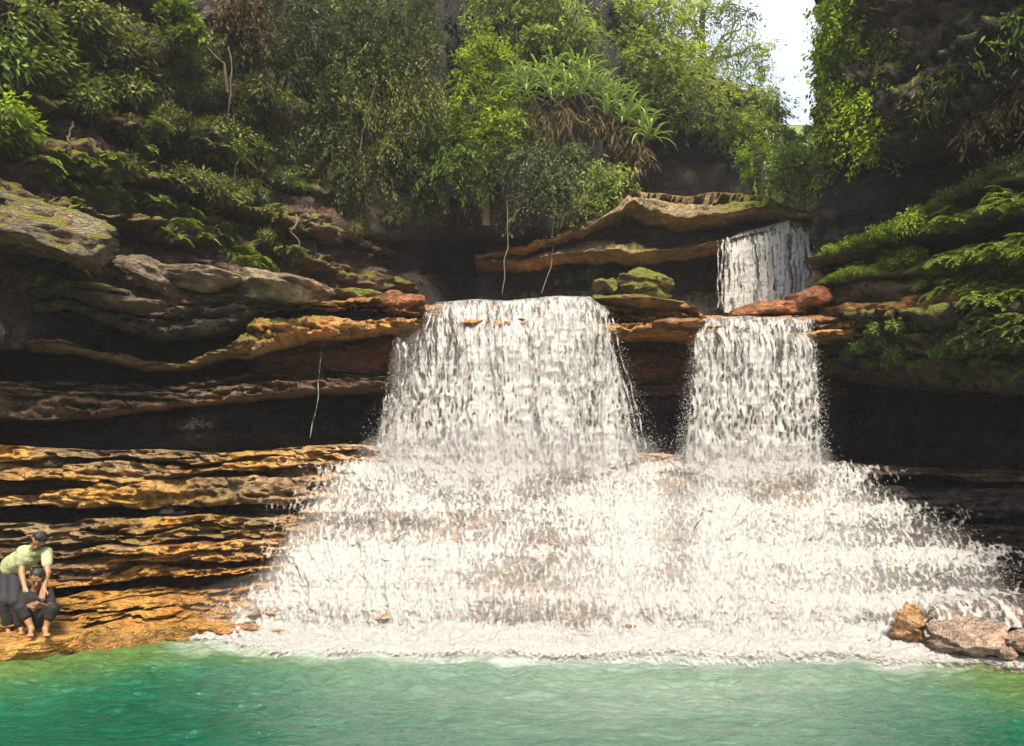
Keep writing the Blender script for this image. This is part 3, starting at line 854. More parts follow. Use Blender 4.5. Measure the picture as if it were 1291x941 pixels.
right_veil = fall('thin broken veil of water running down over the wet rocks at the far right', [(1172, 754), (1225, 749), (1296, 750)], [(1176, 790), (1230, 790), (1300, 790)], 10.45, 9.95, 130, 70, 27, .46, .2, .1, .4, 500, .02, .5)
side_fall = fall('thin braided side stream with dark gaps just left of the wide waterfall', [(496, 413), (512, 410), (534, 402)], [(474, 574), (490, 582), (514, 584)], 13.42, 12.98, 60, 150, 17, .52, .15, .25, .5, 900, .03)
def strand(path, Y0, Y1, r, parent, base, seed):
    path = np.array(path, float)
    t = np.linspace(0, 1, 60)
    c = np.linspace(0, 1, len(path))
    px = np.interp(t, c, path[:, 0]) + 1.5 * vn(t * 9, 0, 0, seed)
    py = np.interp(t, c, path[:, 1])
    Y = Y0 + (Y1 - Y0) * np.sqrt(t)
    P = np.stack([(px - CX) / F * Y, Y, H + (HZ - py) / F * Y], -1) - base
    R = r * (.55 + .6 * np.abs(vn(t * 22, 3, 0, seed)) + .35 * np.abs(vn(t * 60, 3, 0, seed + 2)))
    V, Fc = tubes([(P, 1.9 * R)], 7)
    one = np.ones(len(V))
    return mesh_obj('water_strand', V, [Fc], WHITE, parent, True, {'cover': .47 * one, 'lace': .5 * one, 'veil': .10 * one})

mb = np.array(main_fall.location)
for i, (pth, r) in enumerate([([(763, 396), (768, 430), (790, 490), (806, 560)], .010), ([(773, 402), (780, 436), (800, 505), (816, 566)], .007)]):
    strand(pth, 13.35, 12.9, r, main_fall, mb, 60 + i)
ub = np.array(upper_fall.location)
for i, (pth, r) in enumerate([([(906, 305), (905, 340), (906, 388)], .008), ([(912, 302), (909, 345), (911, 388)], .013), ([(918, 300), (915, 340), (917, 390)], .014), ([(1022, 286), (1027, 330), (1031, 366)], .014)]):
    strand(pth, 16.5, 16.2, r, upper_fall, ub, 80 + i)
for i, (pth, lab) in enumerate([([(409, 398), (405, 450), (400, 500), (392, 552)], 'thin trickle of water falling alone over the dark left recess'), ]):
    b0 = at(*pth[-1], 13.0)
    tr_ = thing('water_trickle', lab, 'trickle', tuple(b0))
    strand(pth, 13.25, 13.0, .0035, tr_, b0, 95 + i)

# ---- the stepped cascade below the falls
EL = [(556, 505), (566, 482), (575, 470), (590, 430), (620, 398), (650, 372), (690, 345), (740, 312), (790, 272), (822, 235)]
ER = [(556, 1040), (566, 1045), (580, 1052), (600, 1096), (625, 1130), (650, 1188), (680, 1236), (700, 1243), (712, 1278), (748, 1292), (760, 1215), (780, 1185), (800, 1196), (822, 1200)]
def cascade():
    nc, nr = 700, 270
    py = np.linspace(556, 822, nr)[:, None]
    s = np.linspace(0, 1, nc)[None]
    L = np.interp(py, *zip(*EL)); R = np.interp(py, *zip(*ER))
    px = 228 + (1300 - 228) * s + 0 * py
    py = py + 0 * px
    # stepped profile: each step drops almost straight, then runs out over its ledge
    wob = 10 * fbm(px / 90, 0, 3, 3, 5)
    st = np.array([540, 588, 642, 698, 754, 812, 866], float)     # rows where one step of rock ends and the next begins
    pw = py + wob
    i = np.clip(np.searchsorted(st, pw) - 1, 0, len(st) - 2)
    f = np.clip((pw - st[i]) / (st[i + 1] - st[i]), 0, 1)
    pst = st[i] + (st[i + 1] - st[i]) * (.85 * f + .15 * f ** 4)
    Y = apron(px, pst) - .22
    Y = np.where(py < 580, Y - .25 * sstep(580, 560, py) * 0, Y)
    W = np.stack([(px - CX) / F * Y, Y, H + (HZ - py) / F * Y], -1)
    x, z = W[..., 0].copy(), W[..., 2].copy()
    fan = x + (x * .10) * (2.6 - z)          # the flow spreads as it comes down
    wx = .15 * vn(x * 1.7, z * 1.7, 0, 3)
    d = .12 * ridge((fan + wx) * 1.5, z * 1.0, 0, 31) + .08 * ridge((fan + wx) * 4.6, z * 2.0, 2, 35) + .055 * ridge((fan + wx) * 11, z * 5, 4, 39) + .040 * ridge(fan * 24, z * 14, 6, 43, 2)
    W[..., 1] -= d * .9
    W[..., 2] += .05 * ridge(x * 5, z * 4, 8, 47) * sstep(560, 600, py)
    big = fbm(fan * .9, z * 1.3, 7, 4, 51)
    ed = np.minimum(px - L, R - px)
    cov = .80 + .30 * np.clip(ed / np.where(px < 640, 34., 44.) - 1, -3, 0) + .36 * np.clip(big * 1.7 - .04, -.5, .20)
    cov = cov - .30 * np.exp(-((px - 852 - 12 * fbm(py / 30, 0, 1, 2, 4)) / 26) ** 2) * sstep(570, 600, py) * sstep(760, 700, py)
    cov = cov - .30 * np.exp(-((px - 795) / 36) ** 2) * sstep(592, 572, py)
    dark = sstep(.10, .35, f) * sstep(.95, .7, f)
    cov = cov - (.05 + .14 * sstep(980, 1150, px)) * dark * (.6 + .8 * sstep(-.2, .2, big)) + .08 * sstep(.12, .0, f)
    cov = cov - .12 * sstep(1120, 1180, px) * sstep(700, 760, py)
    cov = cov + .25 * sstep(780, 800, py) * sstep(1150, 1100, px) + .12 * sstep(.7, .95, f)
    lipn = fbm(px / 40, 0, 5, 3, 77)
    under = np.maximum(np.exp(-((px - 640) / 165) ** 6), np.exp(-((px - 950) / 85) ** 6))
    cov = cov - .5 * sstep(582 + 10 * lipn, 560 + 10 * lipn, py) * (1 - .75 * under)
    cov = np.minimum(cov, .93) - .12
    base = np.array([1.2, 11.2, 0])
    root = thing('waterfall', 'broad foaming white cascade spreading over stepped rock into the pool', 'cascade', tuple(base))
    mesh_obj('water_sheet', (W - base).reshape(-1, 3), [grid_faces(nr, nc)], FOAMY, root, True, {'cover': cov.ravel(), 'lace': (.5 + .3 * big).ravel(), 'veil': ((np.clip(.52 + .6 * big, .26, .80) - .26 * np.exp(-((px - 852) / 26) ** 2)) * (1 - .55 * sstep(1030, 1150, px)) * sstep(0, np.where(px < 640, 30., 70.), ed) * sstep(564, 590, py)).ravel()})
    r = np.random.default_rng(3)
    n = 22000
    k = r.choice(np.flatnonzero(ed.ravel() > 4), n)
    P = (W - base).reshape(-1, 3)[k] + r.normal(0, .05, (n, 3)) + np.array([0, -.06, .03])
    droplets('spray', P, r.uniform(.002, .008, n) * np.where(r.random(n) < .7, .7, 1.2), root, 1.2)
    return root
cascade()

# ---- foam along the foot of the cascade
def foam():
    nc, nr = 620, 60
    px = np.linspace(222, 1330, nc)[None]
    q = np.linspace(0, 1, nr)[:, None]
    wide = np.interp(px, [222, 260, 330, 640, 1050, 1190, 1240, 1330], [.4, .9, 1.35, 1.25, 1.25, 1.1, .75, .35])
    Y0 = apron(px, np.full(px.shape, 806.)) + .15
    Y = Y0 - (wide + .35) * q - .18 * fbm(px / 70, 0, 0, 4, 8) * q
    X = (px - CX) / F * Y
    X, Y, q2 = np.broadcast_arrays(X, Y, q)
    prof = sstep(0, .12, q) * (1 - q) ** 1.5
    Z = .005 + prof * (.10 + .12 * ridge(X * 2.2, Y * 2.2, 0, 61) + .10 * ridge(X * 7, Y * 7, 0, 65)) + .035 * ridge(X * 16, Y * 16, 0, 69) * sstep(1.0, .6, q)
    Z = np.where(q > .93, Z - .05 * (q - .93) / .07, Z)
    cov = 1.1 - .70 * sstep(.5, 1.0, q2 + .18 * fbm(X * 1.5, Y * 2.5, 2, 4, 71)) - .12 * sstep(1150, 1230, px) - .3 * sstep(300, 235, px)
    o = mesh_obj('foam', np.stack([X, Y, Z], -1).reshape(-1, 3), [grid_faces(nr, nc)], FOAMY, None, True, {'cover': cov.ravel(), 'lace': (.45 + 0 * X).ravel(), 'veil': (.8 * sstep(.98, .35, q2)).ravel()})
    tag(o, 'band of white froth where the cascade meets the pool', 'foam', kind='stuff')
foam()

# ---- the pool
def pool_material():
    m, n, l, b = mat_new('pool_water')
    tcn = n.new('ShaderNodeTexCoord').outputs['Object']
    col = N(n, 'ShaderNodeAttribute', attribute_name='tint').outputs['Color']
    fl = noise_node(n, l, tcn, 5, 6, .6, (1, 2.2, 1))
    c = mixc(n, l, 1., col, ramp(n, l, fl, [(.3, .75), (.7, 1.2)]), 'MULTIPLY')
    l.new(c, b.inputs['Base Color'])
    b.inputs['Roughness'].default_value = .07
    b.inputs['IOR'].default_value = 1.33
    h = maths(n, l, 'ADD', noise_node(n, l, tcn, 7, 5, .55, (1, 2.4, 1)), maths(n, l, 'MULTIPLY', noise_node(n, l, tcn, 22, 4, .6, (1, 1.8, 1)), .45))
    bp = N(n, 'ShaderNodeBump', Strength=.7, Distance=.06)
    l.new(h, bp.inputs['Height'])
    l.new(bp.outputs['Normal'], b.inputs['Normal'])
    return m

def pool():
    x = np.concatenate([np.linspace(-22, -8.3, 30), np.linspace(-8.2, 8.2, 500), np.linspace(8.3, 22, 30)])
    y = np.concatenate([np.linspace(-26, 4.6, 60), np.linspace(4.7, 12.4, 300), np.linspace(12.6, 15, 6)])
    X, Y = np.meshgrid(x, y)
    px = CX + F * X / np.maximum(Y, 3.0)
    sh = apron(px, np.full(px.shape, 812.)) - Y            # metres out from the shore
    n1 = fbm(X * .6, Y * .9, 0, 4, 91)
    ch = sstep(6.0, 10.5, Y) * .7 + .5                     # choppier towards the cascade
    Z = ch * 1.6 * (.020 * fbm(X * 1.2 + .3 * n1, Y * 2.2, 0, 3, 93) + .034 * fbm(X * 2.8 + .6 * n1, Y * 5, 1, 3, 97) + .028 * fbm(X * 5 + .8 * n1, Y * 9, 2, 3, 98) + .008 * fbm(X * 13, Y * 20, 2, 2, 99)) - .02
    deep, mid, shal, edge, milk = (np.array(c) for c in ((.003, .066, .036), (.009, .092, .047), (.062, .125, .033), (.17, .115, .024), (.175, .235, .185)))
    side = np.clip(1 - np.interp(px, [330, 560], [0, 1]) , 0, 1) + np.interp(px, [1060, 1200], [0, 1])
    dd = sh + .5 * n1
    C = deep + (mid - deep) * sstep(3.6, 2.3, dd)[..., None]
    C = C + (shal - C) * (sstep(2.6, 1.2, dd) * np.minimum(side, 1))[..., None]
    C = C + (edge - C) * (sstep(.95, .15, dd) * np.minimum(side, 1) * .9)[..., None]
    fr = np.interp(px + 60 * n1, [220, 420, 680, 980, 1150, 1300], [0, .45, .9, .9, .5, 0]) * sstep(7.0, 1.6, sh + .9 * n1) * (.75 + .25 * sstep(-.3, .3, fbm(X * 1.2, Y * 3, 5, 4, 95)))
    fr = np.maximum(fr, .75 * np.interp(px, [190, 260, 400, 1150, 1250], [0, 1, 1, 1, 0]) * sstep(2.0, .8, sh))
    C = C + (milk - C) * np.clip(fr, 0, 1)[..., None]
    ff = np.interp(px, [215, 300, 400, 1150, 1230], [0, .8, 1, 1, 0]) * sstep(1.75, .9, sh + .35 * fbm(X * 2, Y * 4, 3, 3, 92))
    C = C + (np.array([.42, .45, .42]) - C) * (.85 * ff)[..., None]
    o = mesh_obj('pool_water', np.stack([X, Y, Z], -1).reshape(-1, 3), [grid_faces(len(y), len(x))], pool_material(), None, True, {'tint': C.reshape(-1, 3)})
    tag(o, kind='structure')
pool()

# ------------------------------------------------------------------ boulders
def ico(sub):
    import bmesh
    bm = bmesh.new()
    bmesh.ops.create_icosphere(bm, subdivisions=sub, radius=1)
    V = np.array([v.co[:] for v in bm.verts]); Fc = np.array([[v.index for v in f.verts] for f in bm.faces])
    bm.free()
    return V, Fc
ICO = {3: ico(3), 4: ico(4), 5: ico(5)}

def boulder(label, px, py, Y, wpx, hpx, dep, tint, tint2, moss, seed, sub=5, square=.5, tilt=0., name='boulder', cat='boulder', group=None, lam=.5, base_drop=.0):
    V, Fc = ICO[sub]
    V = V.copy()
    p = 2 + 3 * square                      # superellipsoid: squarer blocks
    V /= (np.abs(V) ** p).sum(1)[:, None] ** (1 / p)
    rx, rz = wpx / F * Y / 2, hpx / F * Y / 2
    V = V * np.array([rx, dep / 2, rz])
    m = min(rx, rz, dep / 2)
    rr_ = np.random.default_rng(seed)
    ext = np.array([rx, dep / 2, rz])
    for _ in range(16):                     # flat broken faces
        nn = rr_.normal(0, 1, 3); nn /= np.linalg.norm(nn)
        U = V / ext
        ov = np.maximum(U @ nn - rr_.uniform(.70, 1.0), 0)
        V = (U - ov[:, None] * nn * .93) * ext
    r = np.linalg.norm(V / np.array([rx, dep / 2, rz]), axis=1)[:, None]
    nrm = V / (np.linalg.norm(V, axis=1)[:, None] + 1e-9)
    s = seed * 3.7
    a = 1.1 / max(m * 2, .12)
    f1, f2, cid = worley(V[:, 0] * a * .8 + s, V[:, 1] * a * .8, V[:, 2] * a * 1.3, seed)
    d = m * (.26 * fbm(V[:, 0] * a + s, V[:, 1] * a, V[:, 2] * a, 3, seed) + .22 * (cid - .5) * sstep(0, .2, f2 - f1) + .20 * fbm(V[:, 0] * a * 4 + s, V[:, 1] * a * 4, V[:, 2] * a * 7, 4, seed + 3) - .22 * sstep(.08, .22, fbm(V[:, 0] * 2 + s, V[:, 1] * 2, V[:, 2] * 11, 3, seed + 5))
             + .10 * lam * fbm(V[:, 0] * .8, V[:, 1] * .8 + s, V[:, 2] * 20, 2, seed + 7))
    V = V + nrm * d[:, None]
    V = V * np.stack([np.ones(len(V)), 1 + .30 * fbm(V[:, 0] * 2.2 / max(rx, .3), s, 1, 3, seed + 31), 1 + .38 * fbm(V[:, 0] * 2.8 / max(rx, .3), s, 5, 3, seed + 33)], 1)
    c, s_ = math.cos(tilt), math.sin(tilt)
    V = np.stack([V[:, 0] * c + V[:, 2] * s_, V[:, 1], -V[:, 0] * s_ + V[:, 2] * c], 1)
    mixf = sstep(-.3, .3, fbm(V[:, 0] * 2 + s, V[:, 1] * 2, V[:, 2] * 3, 3, seed + 9))[:, None]
    C = np.array(tint) * (1 - mixf) + np.array(tint2) * mixf
    c0 = at(px, py, Y)
    V[:, 2] += rz
    o = mesh_obj(name, V, [Fc], ROCK, None, True, {'tint': C, 'moss': np.full(len(V), moss)})
    o.location = (c0[0], c0[1], c0[2] - rz)
    return tag(o, label, cat, group)

PALE, PALE2 = (.26, .21, .15), (.17, .135, .095)
boulder('huge pale grey boulder with a mossy yellow top, jutting from the upper left bank', 48, 290, 11.3, 215, 72, 1.7, PALE, PALE2, .42, 3, square=.9, tilt=.12, lam=1.5)
boulder('flat tan slab lying on top of the left bank beside the buff rock', 238, 358, 12.8, 150, 32, 1.3, (.36, .27, .17), PALE2, .15, 5, square=.95, tilt=.07, name='rock_slab', cat='rock slab', lam=2.5)
boulder('pale tan slab with a sloping right end, nearest the wide fall on the left bank', 348, 362, 13.0, 142, 40, 1.4, (.42, .33, .21), PALE2, .1, 6, square=.5, tilt=.14, name='rock_slab', cat='rock slab', lam=2.)
boulder('buff rock wedged between the huge pale boulder and the long tan slab', 178, 345, 12.6, 100, 44, 1.0, (.30, .23, .15), PALE2, .1, 7, square=.8, tilt=.42, lam=2)
boulder('dark layered slab under the huge pale boulder', 150, 382, 12.0, 120, 22, .8, GREY, GREY2, .15, 8, square=.9, tilt=.12, name='rock_slab', cat='rock slab', lam=2)
boulder('rounded rock under a bright green moss cushion at the left end of the wide fall', 447, 374, 13.7, 70, 20, .7, (.22, .13, .06), BROWN, .85, 9, sub=4, square=.3)
boulder('rust brown block beside the left edge of the wide fall', 505, 384, 13.5, 66, 26, .6, RED2, RED, .1, 10, sub=4, square=.6)
boulder('large dome shaped mossy yellow boulder on the lip between the two lower falls', 812, 360, 14.0, 76, 36, .8, (.24, .17, .06), (.15, .11, .06), .75, 12, square=.3)
boulder('small mossy rock left of the large yellow dome boulder', 764, 362, 14.0, 40, 24, .5, (.24, .17, .06), (.15, .11, .06), .65, 13, sub=4, square=.3)
boulder('flat mossy slab under the large yellow dome boulder', 806, 382, 13.8, 120, 16, .8, (.30, .18, .07), (.22, .12, .06), .45, 14, sub=5, square=.8, name='rock_slab', cat='rock slab', tilt=.06)
boulder('wet rust red slab between the upper fall and the lower right fall', 972, 389, 14.2, 96, 18, .8, RED2, (.34, .15, .06), .0, 15, square=.7, name='rock_slab', cat='rock slab', tilt=-.08)
boulder('rust red rock right of the foot of the upper fall', 1020, 378, 14.2, 62, 30, .7, RED2, RED, .05, 16, sub=4, square=.5, tilt=-.25)
boulder('small yellowish stone stacked against the dark right cliff by the upper fall', 1030, 352, 14.6, 20, 22, .3, TAN, TAN2, .5, 17, sub=4, square=.3)
boulder('orange brown ledge stone spilling a little water beside the lower right fall', 858, 408, 13.4, 70, 14, .5, (.36, .20, .09), RED2, .05, 18, sub=4, square=.7, name='rock_slab', cat='rock slab')
boulder('bright orange boulder at the foot of the cascade, right side', 1147, 789, 10.25, 46, 56, .5, (.60, .34, .17), (.50, .29, .15), .0, 21, square=.25, tilt=.15)
P1_, P2_ = (.52, .38, .30), (.42, .29, .22)
boulder('large smooth brown boulder at the right water edge', 1228, 806, 9.75, 98, 46, .9, P1_, P2_, .0, 22, square=.45)
boulder('low brown rock at the far right edge of the pool', 1296, 812, 9.45, 70, 38, .7, P1_, P2_, .0, 23, square=.6)
boulder('wet reddish rock with water running over it, above the smooth brown boulder', 1206, 778, 10.5, 50, 22, .6, (.42, .27, .22), (.36, .2, .14), .0, 24, square=.7, tilt=-.1)
boulder('wet purplish rock under the lowest right hand trickles', 1256, 770, 10.5, 56, 24, .6, (.38, .25, .21), (.28, .18, .15), .0, 25, square=.8)
boulder('flat wet rock at the far right above the low brown rock', 1300, 784, 10.3, 56, 20, .6, (.30, .18, .14), (.20, .12, .10), .0, 26, square=.8)
boulder('small brown stone between the smooth brown boulder and the low rock', 1268, 822, 9.35, 24, 14, .3, P1_, P2_, .0, 27, sub=4, square=.4)

# ------------------------------------------------------------------ plants
def leaves(P, D, L, W, lv, fold=.3, seed=0, droop=.0):
    """diamond leaves folded along the midrib, tip bent down"""
    r = np.random.default_rng(seed)
    n = len(P)
    D = D / (np.linalg.norm(D, axis=1)[:, None] + 1e-9)
    R = r.normal(0, 1, (n, 3)); R[:, 2] *= .35
    Sd = np.cross(D, R * .6 + np.array([0, 0, 1.0]))
    Sd /= np.linalg.norm(Sd, axis=1)[:, None] + 1e-9
    Nn = np.cross(Sd, D)
    L, W = L[:, None], W[:, None]
    mid = P + D * L * .42
    tip = P + D * L - np.array([0, 0, 1.]) * L * droop
    a = mid + Sd * W * .5 - Nn * W * fold * .5
    b = mid - Sd * W * .5 - Nn * W * fold * .5
    V = np.stack([P, a, tip, b], 1)
    i = np.arange(n)[:, None] * 4
    T = np.concatenate([i + np.array([[0, 1, 2]]), i + np.array([[0, 2, 3]])])
    return V.reshape(-1, 3), T, np.repeat(lv, 4)

NLEAF = [0]
def cloud(blobs, leaf, width, dens, seed, droop=.35, cl=26, spread=.16, hang=.0, dflt_depth=.8):
    """leaves in clusters through ellipsoids; blobs = (px, py, Y, rx, ry[, density]) with radii in photo pixels"""
    r = np.random.default_rng(seed)
    if leaf < .2: leaf, width = leaf * .82, width * .80
    Ps, Ds, Lv, anchors, sz = [], [], [], [], []
    for bl in blobs:
        px, py, Y, rx, ry = bl[:5]
        dn = bl[5] if len(bl) > 5 else 1.
        c = at(px, py, Y)
        k = Y / F
        rad = np.array([rx * k, (rx + ry) * .5 * k * dflt_depth, ry * k])
        nl = 3.9 * dens * dn * math.pi * rx * ry * k * k / (leaf * width)
        nc = max(3, int(nl / cl))
        d = r.normal(0, 1, (nc, 3)); d /= np.linalg.norm(d, axis=1)[:, None]
        q = r.random(nc) ** .45
        lump = 1.05 + .55 * fbm(d[:, 0] * 2.2 + seed, d[:, 1] * 2.2, d[:, 2] * 2.2, 3, seed)
        cc = c + d * rad * (q * lump)[:, None]
        gap = fbm(cc[:, 0] * 2.1, cc[:, 1] * 2.1, cc[:, 2] * 2.1 + seed, 2, seed + 5)
        keep = gap > -.20
        cc, d, nc = cc[keep], d[keep], int(keep.sum())
        anchors.append(cc)
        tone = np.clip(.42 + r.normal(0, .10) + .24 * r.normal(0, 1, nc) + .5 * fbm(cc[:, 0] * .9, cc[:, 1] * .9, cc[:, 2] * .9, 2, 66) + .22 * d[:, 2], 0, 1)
        o = np.repeat(np.arange(nc), cl)
        ax = d * .8 + r.normal(0, .55, (nc, 3)) + np.array([0, -.15, .15 - droop - hang * 1.6])      # each cluster is a drooping spray
        ax /= np.linalg.norm(ax, axis=1)[:, None]
        Ls = spread * 3.0 * r.uniform(.6, 1.5, nc)
        u = r.random(len(o))
        g = r.normal(0, 1, (len(o), 3)) * (spread * (.16 + .34 * (1 - u)))[:, None]
        P = cc[o] + ax[o] * ((u - .35) * Ls[o])[:, None] + g
        P[:, 2] -= (.30 + .5 * hang) * Ls[o] * u ** 2
        lat = np.cross(ax, np.array([.1, .2, 1.])); lat /= np.linalg.norm(lat, axis=1)[:, None] + 1e-9
        D = ax[o] * .75 + lat[o] * np.where(r.random(len(o)) < .5, 1, -1)[:, None] * .8 + r.normal(0, .35, P.shape)
        D[:, 2] -= .25 + .6 * hang
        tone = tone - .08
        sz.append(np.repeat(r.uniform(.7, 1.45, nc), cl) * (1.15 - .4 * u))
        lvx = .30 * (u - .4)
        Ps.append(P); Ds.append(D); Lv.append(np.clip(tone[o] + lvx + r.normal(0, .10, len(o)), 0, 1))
    P, D, lv = np.concatenate(Ps), np.concatenate(Ds), np.concatenate(Lv)
    n = len(P)
    NLEAF[0] += n
    Ln, Wd = leaf * r.uniform(.75, 1.3, n) * np.concatenate(sz), width * r.uniform(.75, 1.25, n) * np.concatenate(sz)
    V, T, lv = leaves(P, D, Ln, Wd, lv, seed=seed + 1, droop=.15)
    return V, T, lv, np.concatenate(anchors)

def plant(name, label, cat, base, blobs, mat, leaf=.11, width=.045, dens=3.0, seed=1, trunk=None, limbs=(), bark=BARK, group=None, twigs=.35, droop=.35, hang=0., crown='crown', trunk_name='trunk', cl=26, spread=.16):
    base = np.asarray(base, float)
    root = thing(name, label, cat, tuple(base), group)
    V, T, lv, anc = cloud(blobs, leaf, width, dens, seed, droop, cl, spread, hang)
    ends = []
    if trunk is not None:
        paths = []
        pts = np.array([at(*q[:3]) if len(q) > 3 else q for q in trunk], float)
        rad = np.array([q[3] for q in trunk], float)
        t = np.linspace(0, 1, 22); c = np.linspace(0, 1, len(pts))
        Pp = np.stack([np.interp(t, c, pts[:, a]) for a in range(3)], 1)
        for a in range(3): Pp[:, a] += .05 * vn(t * 5, a, seed, seed)
        Rr = np.interp(t, c, rad)
        v, f = tubes([(Pp - base, Rr)], 8)
        mesh_obj(trunk_name, v, [f], bark, root)
        ends = list(Pp[6:])
    lp = []
    for i, lb in enumerate(limbs):
        p0, p1, r0 = at(*lb[0]), at(*lb[1]), lb[2]
        Pp = wander(p0, p1, 14, .10, seed + i, -.06)
        lp.append((Pp - base, np.linspace(r0, r0 * .35, 14)))
        ends += list(Pp[5:])
    if lp:
        for pth in lp:
            v, f = tubes([pth], 6)
            mesh_obj('limb', v, [f], bark, root)
    if ends and twigs > 0:
        E = np.array(ends)
        r = np.random.default_rng(seed)
        sel = anc[r.random(len(anc)) < twigs]
        tw = []
        for a in sel[:160]:
            e = E[np.argmin(np.linalg.norm(E - a, axis=1))]
            if np.linalg.norm(e - a) < 2.6:
                tw.append((wander(e, a, 7, .08, seed, .04) - base, np.linspace(.016, .005, 7)))
        if tw:
            v, f = tubes(tw, 4)
            mesh_obj('twigs', v, [f], bark, root)['kind'] = 'stuff'
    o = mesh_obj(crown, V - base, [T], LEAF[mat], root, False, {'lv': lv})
    return root

# --- the gorge's trees, from the left
plant('tree', 'tall olive green tree with hanging sprays against the left of the dark cleft', 'tree', at(470, 215, 18.3),
      [(420, 25, 17.2, 62, 60), (490, 40, 17.5, 60, 66), (452, 112, 17.4, 56, 66), (518, 112, 17.7, 40, 66), (436, 196, 17.5, 30, 56, .8), (482, 196, 17.8, 42, 36, .6), (535, 40, 17.6, 22, 70), (395, 110, 17.2, 34, 50, .7)],
      'olive', .095, .036, 1.6, 101, [(470, 250, 18.3, .13), (462, 160, 18, .11), (440, 60, 17.8, .08), (430, -40, 17.8, .04)], [((462, 160, 18), (500, 60, 17.6), .05), ((450, 110, 18), (405, 30, 17.2), .05), ((462, 170, 18), (520, 120, 17.8), .04), ((466, 190, 18), (436, 240, 17.4), .03)], hang=.45, bark=VINE)
plant('tree', 'slender dark green tree with a thin pale bare trunk on the left slope', 'tree', at(357, 162, 16.6),
      [(345, -5, 16.4, 50, 40), (385, 35, 16.5, 40, 42), (330, 40, 16.2, 32, 30, .7), (372, 80, 16.4, 28, 24, .6)],
      'grey', .12, .04, 2.0, 103, [(357, 168, 16.7, .05), (362, 120, 16.6, .045), (368, 60, 16.5, .04), (358, 20, 16.5, .03), (350, -40, 16.5, .02)], [((366, 70, 16.5), (392, 30, 16.4), .02), ((360, 40, 16.5), (330, 20, 16.2), .02)], bark=VINE)
plant('tree', 'dry brownish sapling with drooping leaves left of the slender pale trunk', 'tree', at(322, 130, 15.8),
      [(322, 30, 15.5, 24, 30), (326, 75, 15.6, 18, 34, .7), (305, 10, 15.2, 30, 24)],
      'dry', .13, .035, 1.8, 104, [(322, 135, 15.9, .035), (328, 80, 15.7, .03), (320, 0, 15.5, .02)], hang=.4)
plant('sapling', 'lime leaved sapling leaning out near the top of the left slope', 'sapling', at(287, 88, 14.4),
      [(245, 34, 14.0, 34, 10, 1.6), (268, 42, 14.0, 18, 8, 1.5), (224, 8, 14.0, 26, 14, 1.5), (232, 52, 14.0, 18, 6)],
      'lime', .13, .06, 1.9, 105, [(290, 120, 14.6, .03), (285, 80, 14.4, .025), (250, 50, 14.1, .018), (205, 28, 14.0, .01)], [((262, 58, 14.2), (240, 10, 14.0), .012), ((278, 72, 14.3), (272, 42, 14.0), .012)], bark=VINE, droop=.1, spread=.09)
plant('tree', 'bright lime topped tree left of the strap leaved screw pine', 'tree', at(612, 270, 18.9),
      [(614, 58, 18.4, 26, 18, 1.6), (602, 92, 18.3, 36, 28, 1.3), (634, 92, 18.3, 26, 36), (600, 145, 18.3, 44, 36), (640, 160, 18.1, 44, 42), (585, 190, 18.3, 42, 34)],
      'lime', .12, .045, 1.9, 107, [(614, 285, 19.0, .10), (610, 200, 18.8, .08), (612, 120, 18.5, .05), (615, 50, 18.5, .02)], [((611, 170, 18.7), (650, 130, 18.3), .04), ((611, 190, 18.7), (575, 140, 18.4), .04)], droop=.5)
plant('bush', 'mid green bush hanging below the lime topped tree', 'bush', at(560, 235, 18.6),
      [(545, 160, 18.4, 40, 34), (575, 205, 18.2, 42, 30), (545, 205, 18.4, 30, 40, .7), (590, 230, 18.3, 26, 20, .7)], 'green', .12, .045, 2.0, 108, [(562, 262, 18.9, .05), (560, 210, 18.6, .03), (552, 160, 18.5, .015)], trunk_name='stem', crown='foliage', hang=.3)
plant('bush', 'dull grey green bush below the strap leaved screw pine', 'bush', at(690, 268, 18.0),
      [(676, 208, 17.6, 46, 34), (706, 232, 17.5, 42, 34), (664, 246, 17.7, 28, 20, .6), (720, 200, 17.6, 30, 24)], 'grey', .11, .04, 2.2, 109, [(697, 285, 17.9, .05), (694, 240, 17.8, .04), (690, 200, 17.6, .02)], trunk_name='stem', crown='foliage', hang=.3)
plant('bush', 'yellowish drooping bush over the left end of the tan upper ledge', 'bush', at(752, 262, 17.4),
      [(744, 226, 17.1, 38, 24), (776, 232, 17.0, 26, 18), (760, 248, 17.0, 22, 14, .8), (738, 250, 17.2, 26, 16, .7)], 'pale', .13, .045, 1.9, 110, [(752, 268, 17.4, .04), (754, 240, 17.3, .03), (756, 214, 17.2, .015)], trunk_name='stem', crown='foliage', hang=.35)
plant('tree', 'pale feathery tree on the back cliff above the dark cleft', 'tree', at(668, 60, 19.6),
      [(640, -8, 19.3, 50, 44), (690, 12, 19.3, 56, 44), (668, 52, 19.0, 50, 26), (722, 52, 19.0, 40, 32), (610, 30, 19.3, 26, 36, .7)], 'pale', .15, .05, 2.0, 111, [(668, 80, 19.7, .10), (672, 20, 19.5, .08), (668, -60, 19.4, .04)], [((670, 40, 19.5), (725, 20, 19.0), .04), ((670, 40, 19.5), (625, 10, 19.3), .04)], hang=.3)
